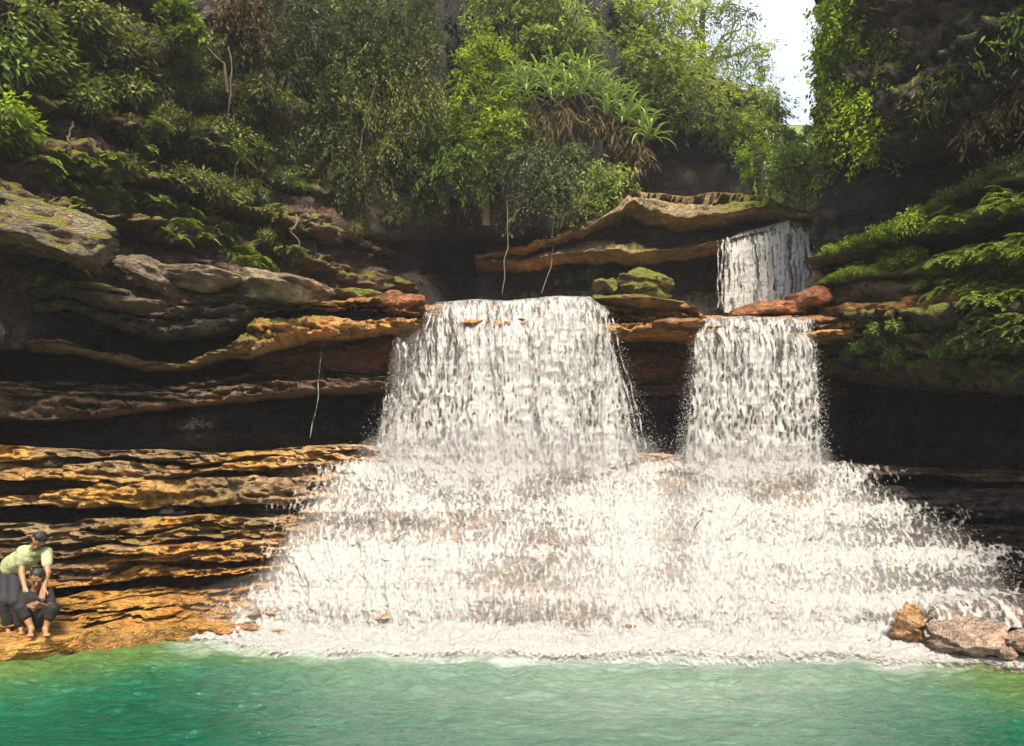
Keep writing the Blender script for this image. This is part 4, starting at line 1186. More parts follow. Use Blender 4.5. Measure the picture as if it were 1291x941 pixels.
plant('tree', 'pale green tree with a broad crown over the dark upper cliff face', 'tree', at(800, 130, 22.6),
      [(770, 20, 21.4, 56, 54), (830, 20, 21.6, 56, 50), (800, 80, 21.2, 56, 38), (852, 86, 21.4, 46, 40), (760, 84, 21.2, 26, 40), (860, 125, 21.4, 36, 26, .8), (826, 118, 21.2, 30, 20, .8), (905, 140, 21.8, 40, 24, .9), (870, 158, 21.6, 26, 12, .7)], 'pale', .15, .05, 2.1, 112, [(800, 150, 22.4, .14), (802, 90, 22, .11), (806, -40, 21.8, .05)], [((802, 90, 22), (850, 40, 21.5), .05), ((802, 90, 22), (765, 40, 21.4), .05), ((803, 60, 22), (840, 0, 21.6), .05)])
plant('tree', 'open branched tree with thin foliage against the sky', 'tree', at(905, 180, 25.0),
      [(884, 24, 24, 32, 36, .75), (915, 8, 24, 30, 26, .7), (935, 62, 23.8, 32, 20, .8), (965, 66, 23.8, 24, 16, .75), (900, 70, 24, 30, 24, .8), (952, 84, 23.8, 30, 12, .5), (940, 20, 24, 22, 16, .35), (880, 100, 24, 36, 28)], 'pale', .13, .045, 1.25, 113,
      [(905, 190, 24.9, .16), (890, 120, 24.4, .13), (885, 60, 24.2, .10), (890, -20, 24, .05)], [((888, 90, 24.2), (935, 30, 24), .07), ((900, 66, 24.1), (945, 18, 23.9), .04), ((889, 80, 24.2), (975, 62, 23.8), .06), ((920, 70, 24), (930, 30, 23.9), .03), ((886, 60, 24.2), (862, 10, 24), .06)], bark=bark_material('dark_bark', (.035, .028, .02), (.13, .10, .07)), spread=.22)
plant('tree', 'green tree at the left side of the sky gap', 'tree', at(965, 262, 24),
      [(925, 120, 23.2, 44, 30), (960, 130, 23, 36, 32), (980, 150, 23, 16, 22, .8), (940, 170, 22.6, 36, 30), (920, 160, 23, 30, 30)], 'pale', .14, .05, 2.3, 114, [(962, 275, 23.6, .12), (955, 200, 23.2, .10), (950, 110, 23.2, .04)], [((954, 170, 23.2), (985, 130, 23), .04), ((956, 190, 23.2), (915, 140, 23.2), .04)])
plant('tree', 'olive green young tree standing on the stream bank behind the tan ledge', 'tree', at(962, 250, 20),
      [(958, 200, 20, 22, 26), (968, 226, 19.8, 20, 20), (948, 232, 19.8, 16, 14)], 'ivy', .12, .05, 2.4, 115, [(962, 262, 20, .05), (962, 220, 20, .04), (958, 180, 20, .02)])
plant('bush', 'bright yellow green bush at the head of the stream below the sky gap', 'bush', at(1012, 262, 19.2),
      [(1010, 205, 19.2, 26, 20, 1.2), (1030, 222, 18.8, 24, 22, 1.2), (1000, 235, 19.0, 22, 18, 1.1), (1026, 246, 18.6, 18, 10)], 'lime', .10, .05, 2.4, 116, [(1012, 268, 19.2, .03), (1014, 230, 19.1, .02), (1016, 200, 19.1, .01)], trunk_name='stem', crown='foliage')
for i, (px, py, Y, rx, ry) in enumerate([(1000, 176, 38, 22, 12), (1022, 172, 40, 20, 11), (1045, 170, 42, 22, 14), (985, 170, 36, 20, 16)]):
    plant('tree', 'distant rounded green tree on the far hillside at the bottom of the sky gap', 'tree', at(px, py + 24, Y), [(px, py, Y, rx, ry)], 'green', .34, .16, 2.0, 120 + i, [(px, py + 34, Y, .12), (px, py, Y, .06)], group='far trees up the valley', twigs=0)

for i, (px, py, Y, rx, ry, mt) in enumerate([(1000, 222, 23, 26, 16, 'lime'), (1034, 200, 25, 24, 16, 'ivy'), (985, 205, 27, 22, 16, 'green'), (1015, 190, 30, 24, 13, 'ivy'), (1045, 225, 21.5, 22, 20, 'lime'), (1055, 185, 30, 20, 16, 'green')]):
    b0 = at(px, py + ry, Y)
    plant('bush', ['bright lime bush at the head of the stream, left of two', 'mid green bush on the slope behind the lime bushes', 'dark green bush beside the olive young tree up the valley', 'small green bush high on the slope below the far trees',
                   'bright lime bush close under the corner of the right cliff', 'green bush half hidden behind the corner of the right cliff'][i], 'bush', b0, [(px, py, Y, rx, ry)], mt, .13, .065, 2.0, 160 + i, [(px, py + ry * 1.6, Y, .04), (px, py, Y, .02)], trunk_name='stem', crown='foliage', twigs=.1)

# --- creeper mass on the corner of the right cliff
plant('creeper', 'bright green creeper mass hanging over the corner of the right cliff', 'creeper', at(1090, 190, 14.3),
      [(1085, -5, 13.75, 46, 40), (1044, 20, 14.35, 16, 34, .8), (1040, 88, 14.4, 18, 28), (1046, 148, 14.4, 20, 26), (1126, 96, 13.2, 14, 30, .8), (1078, 50, 13.9, 42, 40), (1074, 105, 13.9, 42, 40), (1080, 150, 13.85, 36, 32), (1108, 130, 13.45, 28, 46), (1102, 178, 13.45, 30, 14), (1058, 175, 14.3, 20, 24), (1050, 212, 14.6, 14, 24, .9)],
      'ivy', .085, .055, 2.6, 130, [(1100, 195, 14.3, .03), (1094, 120, 14.3, .03), (1092, -30, 14.3, .03)], trunk_name='stem', crown='foliage', hang=.25, twigs=.1)
plant('creeper', 'dull brownish creeper between the bright creeper and the dark right cliff', 'creeper', at(1125, 150, 14.2),
      [(1122, 10, 13.25, 26, 40, 1.2), (1128, 70, 13.15, 22, 40, 1.2), (1130, 170, 13.0, 12, 16, .7)], 'olive', .10, .045, 1.5, 131, [(1126, 180, 14.3, .02), (1124, 90, 14.4, .02), (1122, -10, 14.5, .02)], trunk_name='stem', crown='foliage', hang=.3, twigs=.1)
for i, (px, py, Y, rx, ry, mt, lab) in enumerate([
    (1215, 90, 12.0, 60, 16, 'dark', 'dark straggling plants hanging along the middle of the right cliff'),
    (1262, 40, 11.4, 46, 20, 'green', 'dark green straggling plants at the top right of the right cliff'),
    (1180, 110, 12.6, 32, 22, 'dark', 'sparse dark plants close beside the dull brownish creeper'),
    (1255, 130, 11.6, 54, 26, 'dry', 'brown dead fern growth hanging under the top right of the right cliff')]):
    p0 = pick(px, py + ry * .4)
    sh = [(px + (j - 1) * rx * .55, py - (j - 1) * ry * .9, max(p0[1] - .12, 8) - (j - 1) * .25, rx * .55, ry * .8, .6) for j in range(3)]
    plant('trailing_plant', lab, 'plant', p0, sh, mt, .12, .035, 1.1, 140 + i, None, crown='foliage', hang=.3)

# --- screw pine: strap leaves in rosettes, each leaf a piece of its own
def strap_leaf(seed, L=.62, Wd=.042, bend=.9):
    n = 7
    t = np.linspace(0, 1, n)
    x = L * (t - .25 * bend * t ** 3)
    z = L * (.35 * t - bend * .62 * t ** 2.2)
    wv = Wd * np.minimum(1, 3.2 * (1 - t) ** .8 + .06) * (.75 + .25 * np.minimum(t * 6, 1))
    a = np.stack([x, wv, z + .010], 1); b = np.stack([x, -wv, z + .010], 1); m = np.stack([x, 0 * x, z], 1)
    V = np.stack([a, m, b], 1).reshape(-1, 3)
    Fc = grid_faces(n, 3)
    return mesh_data('strap_leaf', V, [Fc], LEAF['strap'], True, {'lv': np.clip(.35 + .5 * t.repeat(3) + (seed - 1.5) * .1, 0, 1)})
SL = [strap_leaf(0, .62, .020, .8), strap_leaf(1, .72, .021, 1.0), strap_leaf(2, .52, .019, .6), strap_leaf(3, .66, .020, 1.25)]
def screw_pine():
    b0 = at(770, 268, 17.9)
    root = thing('screw_pine', 'screw pine with rosettes of long green strap leaves and a skirt of dead leaves', 'tree', tuple(b0))
    tips = [(660, 106, 18.0), (684, 98, 17.9), (708, 94, 17.8), (730, 92, 17.8), (752, 100, 17.7), (770, 114, 17.7), (786, 130, 17.7), (802, 146, 17.6), (818, 162, 17.5), (740, 116, 17.4), (700, 118, 17.5), (772, 142, 17.4), (826, 172, 17.4)]
    more = [(672, 116, 17.7), (696, 104, 18.1), (718, 106, 17.6), (742, 96, 18.0), (758, 120, 17.5), (778, 122, 17.9), (794, 152, 17.5), (810, 150, 17.8), (650, 118, 18.1), (722, 124, 17.5)]
    v, f = tubes([(np.array([at(770, 275, 18.0), at(780, 225, 18.0), at(776, 190, 17.9), at(752, 160, 17.8)]) - b0, [.09, .075, .065, .05])], 8)
    mesh_obj('trunk', v, [f], VINE, root)
    r = np.random.default_rng(4)
    tips = [(a - 8, b_ + 2, c_) for a, b_, c_ in tips]
    more = [(a - 8, b_ + 2, c_) for a, b_, c_ in more]
    n = 0
    for i, tp in enumerate(tips):
        p = at(*tp)
        st = at(778, 205, 17.95) if tp[0] > 770 else at(756, 165, 17.8)
        v, f = tubes([(wander(st, p, 10, .06, 40 + i, .08) - b0, np.linspace(.04, .025, 10))], 6)
        mesh_obj('branch', v, [f], VINE, root)
        for k in range(22):
            o = link('leaf', SL[r.integers(4)], root)
            az = k * 2.4 + r.uniform(-.3, .3)
            el = r.uniform(.0, 1.35)
            o.location = tuple(p - b0 + r.normal(0, .03, 3))
            o.rotation_euler = (r.uniform(-.2, .2), -el, az)
            s_ = r.uniform(.85, 1.25)
            o.scale = (s_, s_ * .95, s_)
            n += 1
    Vs, Fs, Ls, off = [], [], [], 0
    for i, tp in enumerate(more):
        p = at(*tp) - b0
        for k in range(22):
            me = SL[r.integers(4)]
            co = np.empty(len(me.vertices) * 3, np.float32); me.vertices.foreach_get('co', co); co = co.reshape(-1, 3) * r.uniform(.8, 1.2)
            az, el = k * 2.4 + r.uniform(-.3, .3), r.uniform(.0, 1.35)
            x, z = co[:, 0] * math.cos(el) - co[:, 2] * math.sin(el), co[:, 0] * math.sin(el) + co[:, 2] * math.cos(el)
            Vs.append(np.stack([x * math.cos(az) - co[:, 1] * math.sin(az), x * math.sin(az) + co[:, 1] * math.cos(az), z], 1) + p)
            Fs.append(grid_faces(7, 3, off)); off += len(co)
            Ls.append(np.clip(.35 + .5 * np.linspace(0, 1, 7).repeat(3), 0, 1))
    mesh_obj('leaves', np.concatenate(Vs), [np.concatenate(Fs)], LEAF['strap'], root, True, {'lv': np.concatenate(Ls)})['kind'] = 'stuff'
    # dead leaves hang below the rosettes
    V, T, lv, _ = cloud([(t[0], t[1] + 30, t[2] - .05, 15, 13) for t in tips[:9]] + [(716, 150, 17.7, 46, 22), (682, 144, 17.8, 24, 20), (760, 160, 17.6, 20, 18)], .26, .028, 1.5, 77, .8, 18, .12, .5)
    mesh_obj('dead_leaf_skirt', V - b0, [T], LEAF['dry'], root, False, {'lv': lv})['kind'] = 'stuff'
screw_pine()

# --- hanging roots below the trees
r_ = np.random.default_rng(17)
for i in range(16):
    px, py = [(150, 40), (185, 70), (215, 105), (240, 130), (265, 160), (170, 130), (300, 190), (330, 215), (120, 90), (345, 240), (200, 30), (372, 270), (280, 120), (95, 150), (310, 150), (395, 300)][i]
    a_, b_ = pick(px, py), pick(px + r_.uniform(-25, 25), py + r_.uniform(30, 75))
    P = wander(a_, b_, 16, .12, 300 + i, .05)
    P[:, 1] -= .10
    v, f = tubes([(P - b_, np.linspace(.022, .010, 16))], 6)
    o = mesh_obj('bare_root', v, [f], VINE)
    o.location = tuple(b_)
    tag(o, 'pale bare root trailing down the face of the left slope', 'root', 'bare roots on the left slope')
for i, (pth, r0, lab) in enumerate([
    ([(641, 250, 18.0), (639, 310, 17.6), (633, 372, 17.0)], .014, 'thin straight root hanging from the lime topped tree to the shelf'),
    ([(700, 255, 17.8), (697, 300, 17.5), (694, 335, 17.2), (684, 368, 16.8)], .016, 'pale curving root hanging below the grey green bush to the shelf'),
    ([(478, 90, 17.4), (462, 150, 17.2), (452, 200, 17.2)], .025, 'pale bare branch leaning across the tall olive tree'),
    ([(289, 60, 14.3), (290, 100, 14.3), (288, 150, 14.3)], .012, 'thin bare vine hanging below the lime leaved sapling'),
    ([(1094, 312, 14.0), (1090, 340, 13.6), (1096, 380, 13.4)], .012, 'thin root hanging between the mossy ledges of the right cliff'),
    ([(1155, 452, 12.6), (1170, 428, 12.4), (1205, 420, 12.0)], .022, 'crooked root arching over the lower mossy bed of the right cliff')]):
    P = np.array([at(*q) for q in pth])
    t = np.linspace(0, 1, 24); c = np.linspace(0, 1, len(P))
    Q = np.stack([np.interp(t, c, P[:, a]) for a in range(3)], 1)
    for a in range(3): Q[:, a] += .035 * vn(t * 6, a, i, 7 + i)
    b0 = Q[-1]
    v, f = tubes([(Q - b0, np.linspace(r0, r0 * .6, 24))], 6)
    o = mesh_obj('hanging_root', v, [f], VINE)
    o.location = tuple(b0)
    tag(o, lab, 'root')

# --- ferns, tufts and small bushes on the ledges
def fern_mesh(seed, fr=10, L=.42):
    r = np.random.default_rng(seed)
    P, D, Ln, Wd, lv = [], [], [], [], []
    stems = []
    for k in range(fr):
        az = k * 2.4 + r.uniform(-.4, .4)
        l_ = L * r.uniform(.7, 1.2)
        el = r.uniform(.5, 1.1)
        t = np.linspace(0, 1, 12)
        hx = l_ * t * math.cos(el); hz = l_ * (t * math.sin(el) - .75 * t ** 2)
        C = np.stack([hx * math.cos(az), hx * math.sin(az), hz], 1)
        stems.append((C, np.linspace(.005, .002, 12)))
        sd = np.array([-math.sin(az), math.cos(az), 0])
        for i in range(1, 12):
            for s_ in (-1, 1):
                P.append(C[i]); D.append(sd * s_ + (C[i] - C[i - 1]) * 12 + np.array([0, 0, -.2])); Ln.append(l_ * .30 * (1 - .75 * t[i]) + .02); Wd.append(.032); lv.append(.25 + .6 * t[i] + r.uniform(-.1, .1))
    V, T, l2 = leaves(np.array(P), np.array(D), np.array(Ln), np.array(Wd), np.clip(lv, 0, 1), seed=seed)
    return V, T, l2, stems
def tuft_proto(kind, seed, mat, label, cat, group):
    name = 'fern' if kind == 'fern' else 'shrub'
    root = thing(name, label, cat, (0, 0, 0), group)
    if kind == 'fern':
        V, T, lv, st = fern_mesh(seed)
        v, f = tubes(st, 4)
        mesh_obj('stem', v, [f], LEAF[mat], root, True, {'lv': np.full(len(v), .3)})
        mesh_obj('frond', V, [T], LEAF[mat], root, False, {'lv': lv})
    else:
        r = np.random.default_rng(seed)
        n = 260
        d = r.normal(0, 1, (n, 3)); d /= np.linalg.norm(d, axis=1)[:, None]
        P = d * np.array([.30, .26, .22]) * r.random((n, 1)) ** .5 * (1 + .35 * fbm(d[:, 0] * 2, d[:, 1] * 2, d[:, 2] * 2 + seed, 2, seed))[:, None] + np.array([0, 0, .17])
        V, T, lv = leaves(P, d + r.normal(0, .5, (n, 3)) + np.array([0, 0, -.3]), r.uniform(.06, .13, n), r.uniform(.03, .05, n), np.clip(r.normal(.45, .25, n) + d[:, 2] * .2, 0, 1), seed=seed, droop=.2)
        v, f = tubes([(wander([0, 0, -.05], q, 6, .08, i), np.linspace(.008, .003, 6)) for i, q in enumerate(P[:14])], 4)
        mesh_obj('stem', v, [f], BARK, root)
        mesh_obj('foliage', V, [T], LEAF[mat], root, False, {'lv': lv})
    return root
PROTO_USED = {}
def scatter(kind, mat, seeds, spots, label, cat, group, smin=.7, smax=1.3, out=.05):
    protos = []
    r = np.random.default_rng(hash(group) % 1000 if False else len(group) * 7 + len(spots))
    first = []
    for i, (px, py, sc) in enumerate(spots):
        if i < len(seeds):
            o = tuft_proto(kind, seeds[i], mat, label, cat, group)
            protos.append(o)
        else:
            o = copy_tree(protos[r.integers(len(protos))])
        p = pick(px, py)
        s_ = sc * r.uniform(smin, smax)
        v = np.array([-p[0], -p[1], 0]); v /= np.linalg.norm(v)
        o.location = tuple(p + v * out * s_)
        o.rotation_euler = (r.uniform(.0, .5), r.uniform(-.3, .3), r.uniform(0, 6.28))
        o.scale = (s_, s_, s_ * r.uniform(.8, 1.1))

def spots_in(poly, n, seed, sc=1.):
    """random points in a polygon of the photograph"""
    r = np.random.default_rng(seed)
    poly = np.array(poly, float)
    lo, hi = poly.min(0), poly.max(0)
    out = []
    while len(out) < n:
        p = r.uniform(lo, hi)
        inside = False
        j = len(poly) - 1
        for i in range(len(poly)):
            if (poly[i, 1] > p[1]) != (poly[j, 1] > p[1]) and p[0] < (poly[j, 0] - poly[i, 0]) * (p[1] - poly[i, 1]) / (poly[j, 1] - poly[i, 1]) + poly[i, 0]: inside = not inside
            j = i
        if inside: out.append((p[0], p[1], sc))
    return out

scatter('fern', 'fern', [1, 2, 3, 4], spots_in([(1150, 272), (1295, 234), (1295, 262), (1160, 296)], 34, 1, .62) , 'green fern fringing the second mossy ledge of the right cliff', 'fern', 'ferns along the upper mossy ledge')
scatter('fern', 'fern', [5, 6, 7, 8], spots_in([(1160, 330), (1295, 300), (1295, 385), (1230, 392), (1165, 372)], 96, 2, .62), 'green fern in the thick fern bank on the right cliff', 'fern', 'ferns of the right bank')
scatter('fern', 'olive', [9, 10], spots_in([(1195, 440), (1230, 405), (1295, 400), (1295, 455)], 50, 3, .6), 'olive fern hanging low on the right cliff above the dark recess', 'fern', 'low olive ferns at the right')
scatter('shrub', 'ivy', [51, 52], [(1036 + 5.2 * k, 327 - 1.75 * k - (4 if k % 3 else 0), .38 + .012 * k) for k in range(24)], 'low bright moss cushion along the rim of the second ledge of the right cliff', 'moss', 'moss cushions on the second ledge', out=.0)
scatter('shrub', 'ivy', [53, 54], [(1040 + 6 * k, 357 - 1.5 * k - (3 if k % 2 else 0), .36 + .01 * k) for k in range(20)], 'low moss cushion along the rim of the third ledge of the right cliff', 'moss', 'moss cushions on the third ledge', out=.0)
scatter('shrub', 'olive', [55, 56], [(1145 + 7 * k, 279 - 3.7 * k, .40) for k in range(21)], 'olive moss cushion along the slanting top ledge of the right cliff', 'moss', 'moss cushions on the top ledge', out=.0)
scatter('shrub', 'green', [11, 12], spots_in([(1040, 412), (1220, 408), (1220, 478), (1045, 468)], 34, 4, .5), 'small green plant clinging under the orange ledge right of the lower fall', 'plant', 'plants under the orange ledge')
scatter('shrub', 'olive', [13, 14, 15], spots_in([(0, 0), (110, 0), (190, 110), (120, 150), (0, 110)], 34, 5, 1.3), 'olive shrub crowding the top left corner of the slope', 'shrub', 'shrubs in the top left corner')
scatter('shrub', 'green', [16, 17], spots_in([(0, 30), (70, 60), (70, 110), (0, 100)], 12, 6, 1.2), 'green shrub among the olive shrubs at the far left', 'shrub', 'green shrubs at the far left')
scatter('shrub', 'ivy', [18, 19], spots_in([(0, 130), (36, 140), (34, 190), (0, 190)], 8, 7, 1.0), 'bright green shrub low on the far left edge of the slope', 'shrub', 'bright shrubs on the left edge')
scatter('shrub', 'dark', [20, 21, 22], spots_in([(80, 60), (300, 60), (430, 330), (300, 320), (120, 190)], 46, 8, 1.0), 'dark little shrub scattered over the left slope', 'shrub', 'dark shrubs on the slope')
scatter('shrub', 'olive', [61, 62], spots_in([(120, 20), (330, 60), (430, 240), (330, 230), (160, 130)], 46, 23, 1.0), 'olive bush filling the upper middle of the left slope', 'shrub', 'olive bushes on the slope')
scatter('fern', 'fern', [63, 64], spots_in([(20, 190), (160, 190), (300, 290), (400, 350), (220, 320), (60, 240)], 40, 24, .75), 'small fern on the lower mossy ledges of the left slope', 'fern', 'ferns on the lower slope')
scatter('shrub', 'green', [41, 42], spots_in([(150, 90), (330, 120), (420, 250), (300, 240), (180, 170)], 34, 21, .75), 'green little shrub in the middle of the left slope', 'shrub', 'green shrubs on the slope')
scatter('fern', 'olive', [43, 44], spots_in([(100, 100), (300, 170), (420, 330), (250, 310), (120, 230)], 36, 22, .9), 'olive fern hanging from a ledge of the left slope', 'fern', 'olive ferns of the slope')
scatter('shrub', 'grey', [23, 24], spots_in([(230, 195), (320, 225), (345, 255), (300, 258), (235, 215)], 16, 9, .7), 'grey green tuft along the long mossy ledge of the left slope', 'tuft', 'tufts on the long mossy ledge')
scatter('shrub', 'olive', [25, 26], spots_in([(120, 150), (180, 170), (330, 260), (420, 345), (380, 340), (240, 250)], 30, 10, .7), 'olive tuft rooted in the cracks of the left slope', 'tuft', 'olive tufts in the cracks')
scatter('fern', 'fern', [31, 32], [(332, 330, .9), (320, 332, .7), (345, 322, .7), (98, 330, .8), (110, 338, .7), (60, 352, .8), (84, 366, .6), (235, 268, .6), (78, 215, .8), (60, 222, .6)], 'light green fern on the bare rock of the lower left slope', 'fern', 'ferns on the lower left slope')
scatter('shrub', 'dark', [33, 34], spots_in([(430, 265), (600, 262), (610, 300), (440, 300)], 16, 11, .9), 'dark trailing tuft above the deep undercut behind the wide fall', 'tuft', 'tufts over the undercut')
scatter('shrub', 'green', [35], [(735, 352, .6), (748, 354, .5), (715, 356, .5), (728, 352, .5), (700, 358, .4)], 'small green tuft on the shelf behind the wide fall', 'tuft', 'tufts on the shelf')

print('LEAVES', NLEAF)

# ------------------------------------------------------------------ people
def skin_material(name, col, rough=.5, cloth=False):
    m, n, l, b = mat_new(name)
    tcn = n.new('ShaderNodeTexCoord').outputs['Object']
    a = noise_node(n, l, tcn, 14, 5, .6)
    l.new(mixc(n, l, 1., mixc(n, l, 0., col, col), ramp(n, l, a, [(.3, .8), (.7, 1.15)]), 'MULTIPLY'), b.inputs['Base Color'])
    b.inputs['Roughness'].default_value = rough
    if cloth:
        bp = N(n, 'ShaderNodeBump', Strength=.6, Distance=.02)
        l.new(noise_node(n, l, tcn, 22, 4, .6), bp.inputs['Height'])
        l.new(bp.outputs['Normal'], b.inputs['Normal'])
    return m
SKIN = skin_material('tanned_skin', (.30, .16, .085))
TEE = skin_material('pale_green_cloth', (.36, .40, .22), .85, True)
NAVY = skin_material('dark_trouser_cloth', (.020, .018, .025), .85, True)
BLACK = skin_material('black_cloth', (.010, .010, .012), .85, True)
HAIR = skin_material('dark_hair', (.014, .010, .009), .55, True)
EYE = skin_material('dark_eye', (.01, .008, .008), .2)
LIP = skin_material('lip_skin', (.28, .10, .08))

def sdf_mesh(prims, vox, k=.018):
    """one continuous surface round a set of tapered capsules (p, r, q, s) and ellipsoids (c, radii); smooth union, surface nets"""
    lo, hi = np.full(3, 9e9), np.full(3, -9e9)
    for pr in prims:
        if len(pr) == 4:
            for c, r in ((pr[0], pr[1]), (pr[2], pr[3])):
                lo = np.minimum(lo, np.array(c) - r); hi = np.maximum(hi, np.array(c) + r)
        else:
            lo = np.minimum(lo, np.array(pr[0]) - max(pr[1])); hi = np.maximum(hi, np.array(pr[0]) + max(pr[1]))
    lo = lo - 4 * vox; hi = hi + 4 * vox
    n = np.ceil((hi - lo) / vox).astype(int) + 1
    ax = [lo[i] + np.arange(n[i]) * vox for i in range(3)]
    G = np.full(n, .2)
    for pr in prims:
        if len(pr) == 4:
            p, r, q, s = np.array(pr[0], float), pr[1], np.array(pr[2], float), pr[3]
            a0, a1 = np.minimum(p - r, q - s) - .06, np.maximum(p + r, q + s) + .06
        else:
            p, rr = np.array(pr[0], float), np.array(pr[1], float)
            a0, a1 = p - rr.max() - .06, p + rr.max() + .06
        sl = tuple(slice(max(0, int((a0[i] - lo[i]) / vox)), min(n[i], int((a1[i] - lo[i]) / vox) + 2)) for i in range(3))
        X, Y, Z = np.meshgrid(ax[0][sl[0]], ax[1][sl[1]], ax[2][sl[2]], indexing='ij')
        if len(pr) == 4:
            d = q - p
            t = np.clip(((X - p[0]) * d[0] + (Y - p[1]) * d[1] + (Z - p[2]) * d[2]) / (d @ d + 1e-12), 0, 1)
            D = np.sqrt((X - p[0] - d[0] * t) ** 2 + (Y - p[1] - d[1] * t) ** 2 + (Z - p[2] - d[2] * t) ** 2) - (r + (s - r) * t)
            kk = min(k, min(r, s) * .9)
        else:
            e = np.sqrt(((X - p[0]) / rr[0]) ** 2 + ((Y - p[1]) / rr[1]) ** 2 + ((Z - p[2]) / rr[2]) ** 2)
            D = (e - 1) * rr.min()
            kk = min(k, rr.min() * .9)
        o = G[sl]
        h = np.maximum(kk - np.abs(o - D), 0) / kk
        G[sl] = np.minimum(o, D) - h * h * kk * .25
    ins = G < 0
    c = [ins[i:n[0] - 1 + i, j:n[1] - 1 + j, m:n[2] - 1 + m] for i in (0, 1) for j in (0, 1) for m in (0, 1)]
    cnt = sum(x.astype(np.int8) for x in c)
    act = (cnt > 0) & (cnt < 8)
    idx = np.full(act.shape, -1, np.int64)
    cells = np.argwhere(act)
    idx[act] = np.arange(len(cells))
    acc, wgt = np.zeros((len(cells), 3)), np.zeros(len(cells))
    cor = [(i, j, m) for i in (0, 1) for j in (0, 1) for m in (0, 1)]
    for a in range(8):
        for b in range(a + 1, 8):
            if sum(x != y for x, y in zip(cor[a], cor[b])) != 1: continue
            va = G[cells[:, 0] + cor[a][0], cells[:, 1] + cor[a][1], cells[:, 2] + cor[a][2]]
            vb = G[cells[:, 0] + cor[b][0], cells[:, 1] + cor[b][1], cells[:, 2] + cor[b][2]]
            x = (va < 0) != (vb < 0)
            t = np.where(x, va / np.where(x, va - vb, 1), 0)
            acc += np.where(x[:, None], np.array(cor[a]) + t[:, None] * (np.array(cor[b]) - np.array(cor[a])), 0)
            wgt += x
    V = lo + (cells + acc / wgt[:, None]) * vox
    quads = []
    for axis in range(3):
        e = [slice(1, -1)] * 3
        sa, sb = list(e), list(e)
        sa[axis] = slice(0, -1); sb[axis] = slice(1, None)
        A, B = ins[tuple(sa)], ins[tuple(sb)]
        for flip, msk in ((0, A & ~B), (1, ~A & B)):
            p = np.argwhere(msk) + np.array([0 if i == axis else 1 for i in range(3)])
            u, v = (axis + 1) % 3, (axis + 2) % 3
            def g(du, dv):
                q = p.copy(); q[:, u] -= du; q[:, v] -= dv
                return idx[q[:, 0], q[:, 1], q[:, 2]]
            f = np.stack([g(1, 1), g(0, 1), g(0, 0), g(1, 0)], 1)
            quads.append(f[:, ::-1] if flip else f)
    Q = np.concatenate(quads)
    return V, Q[(Q >= 0).all(1)]

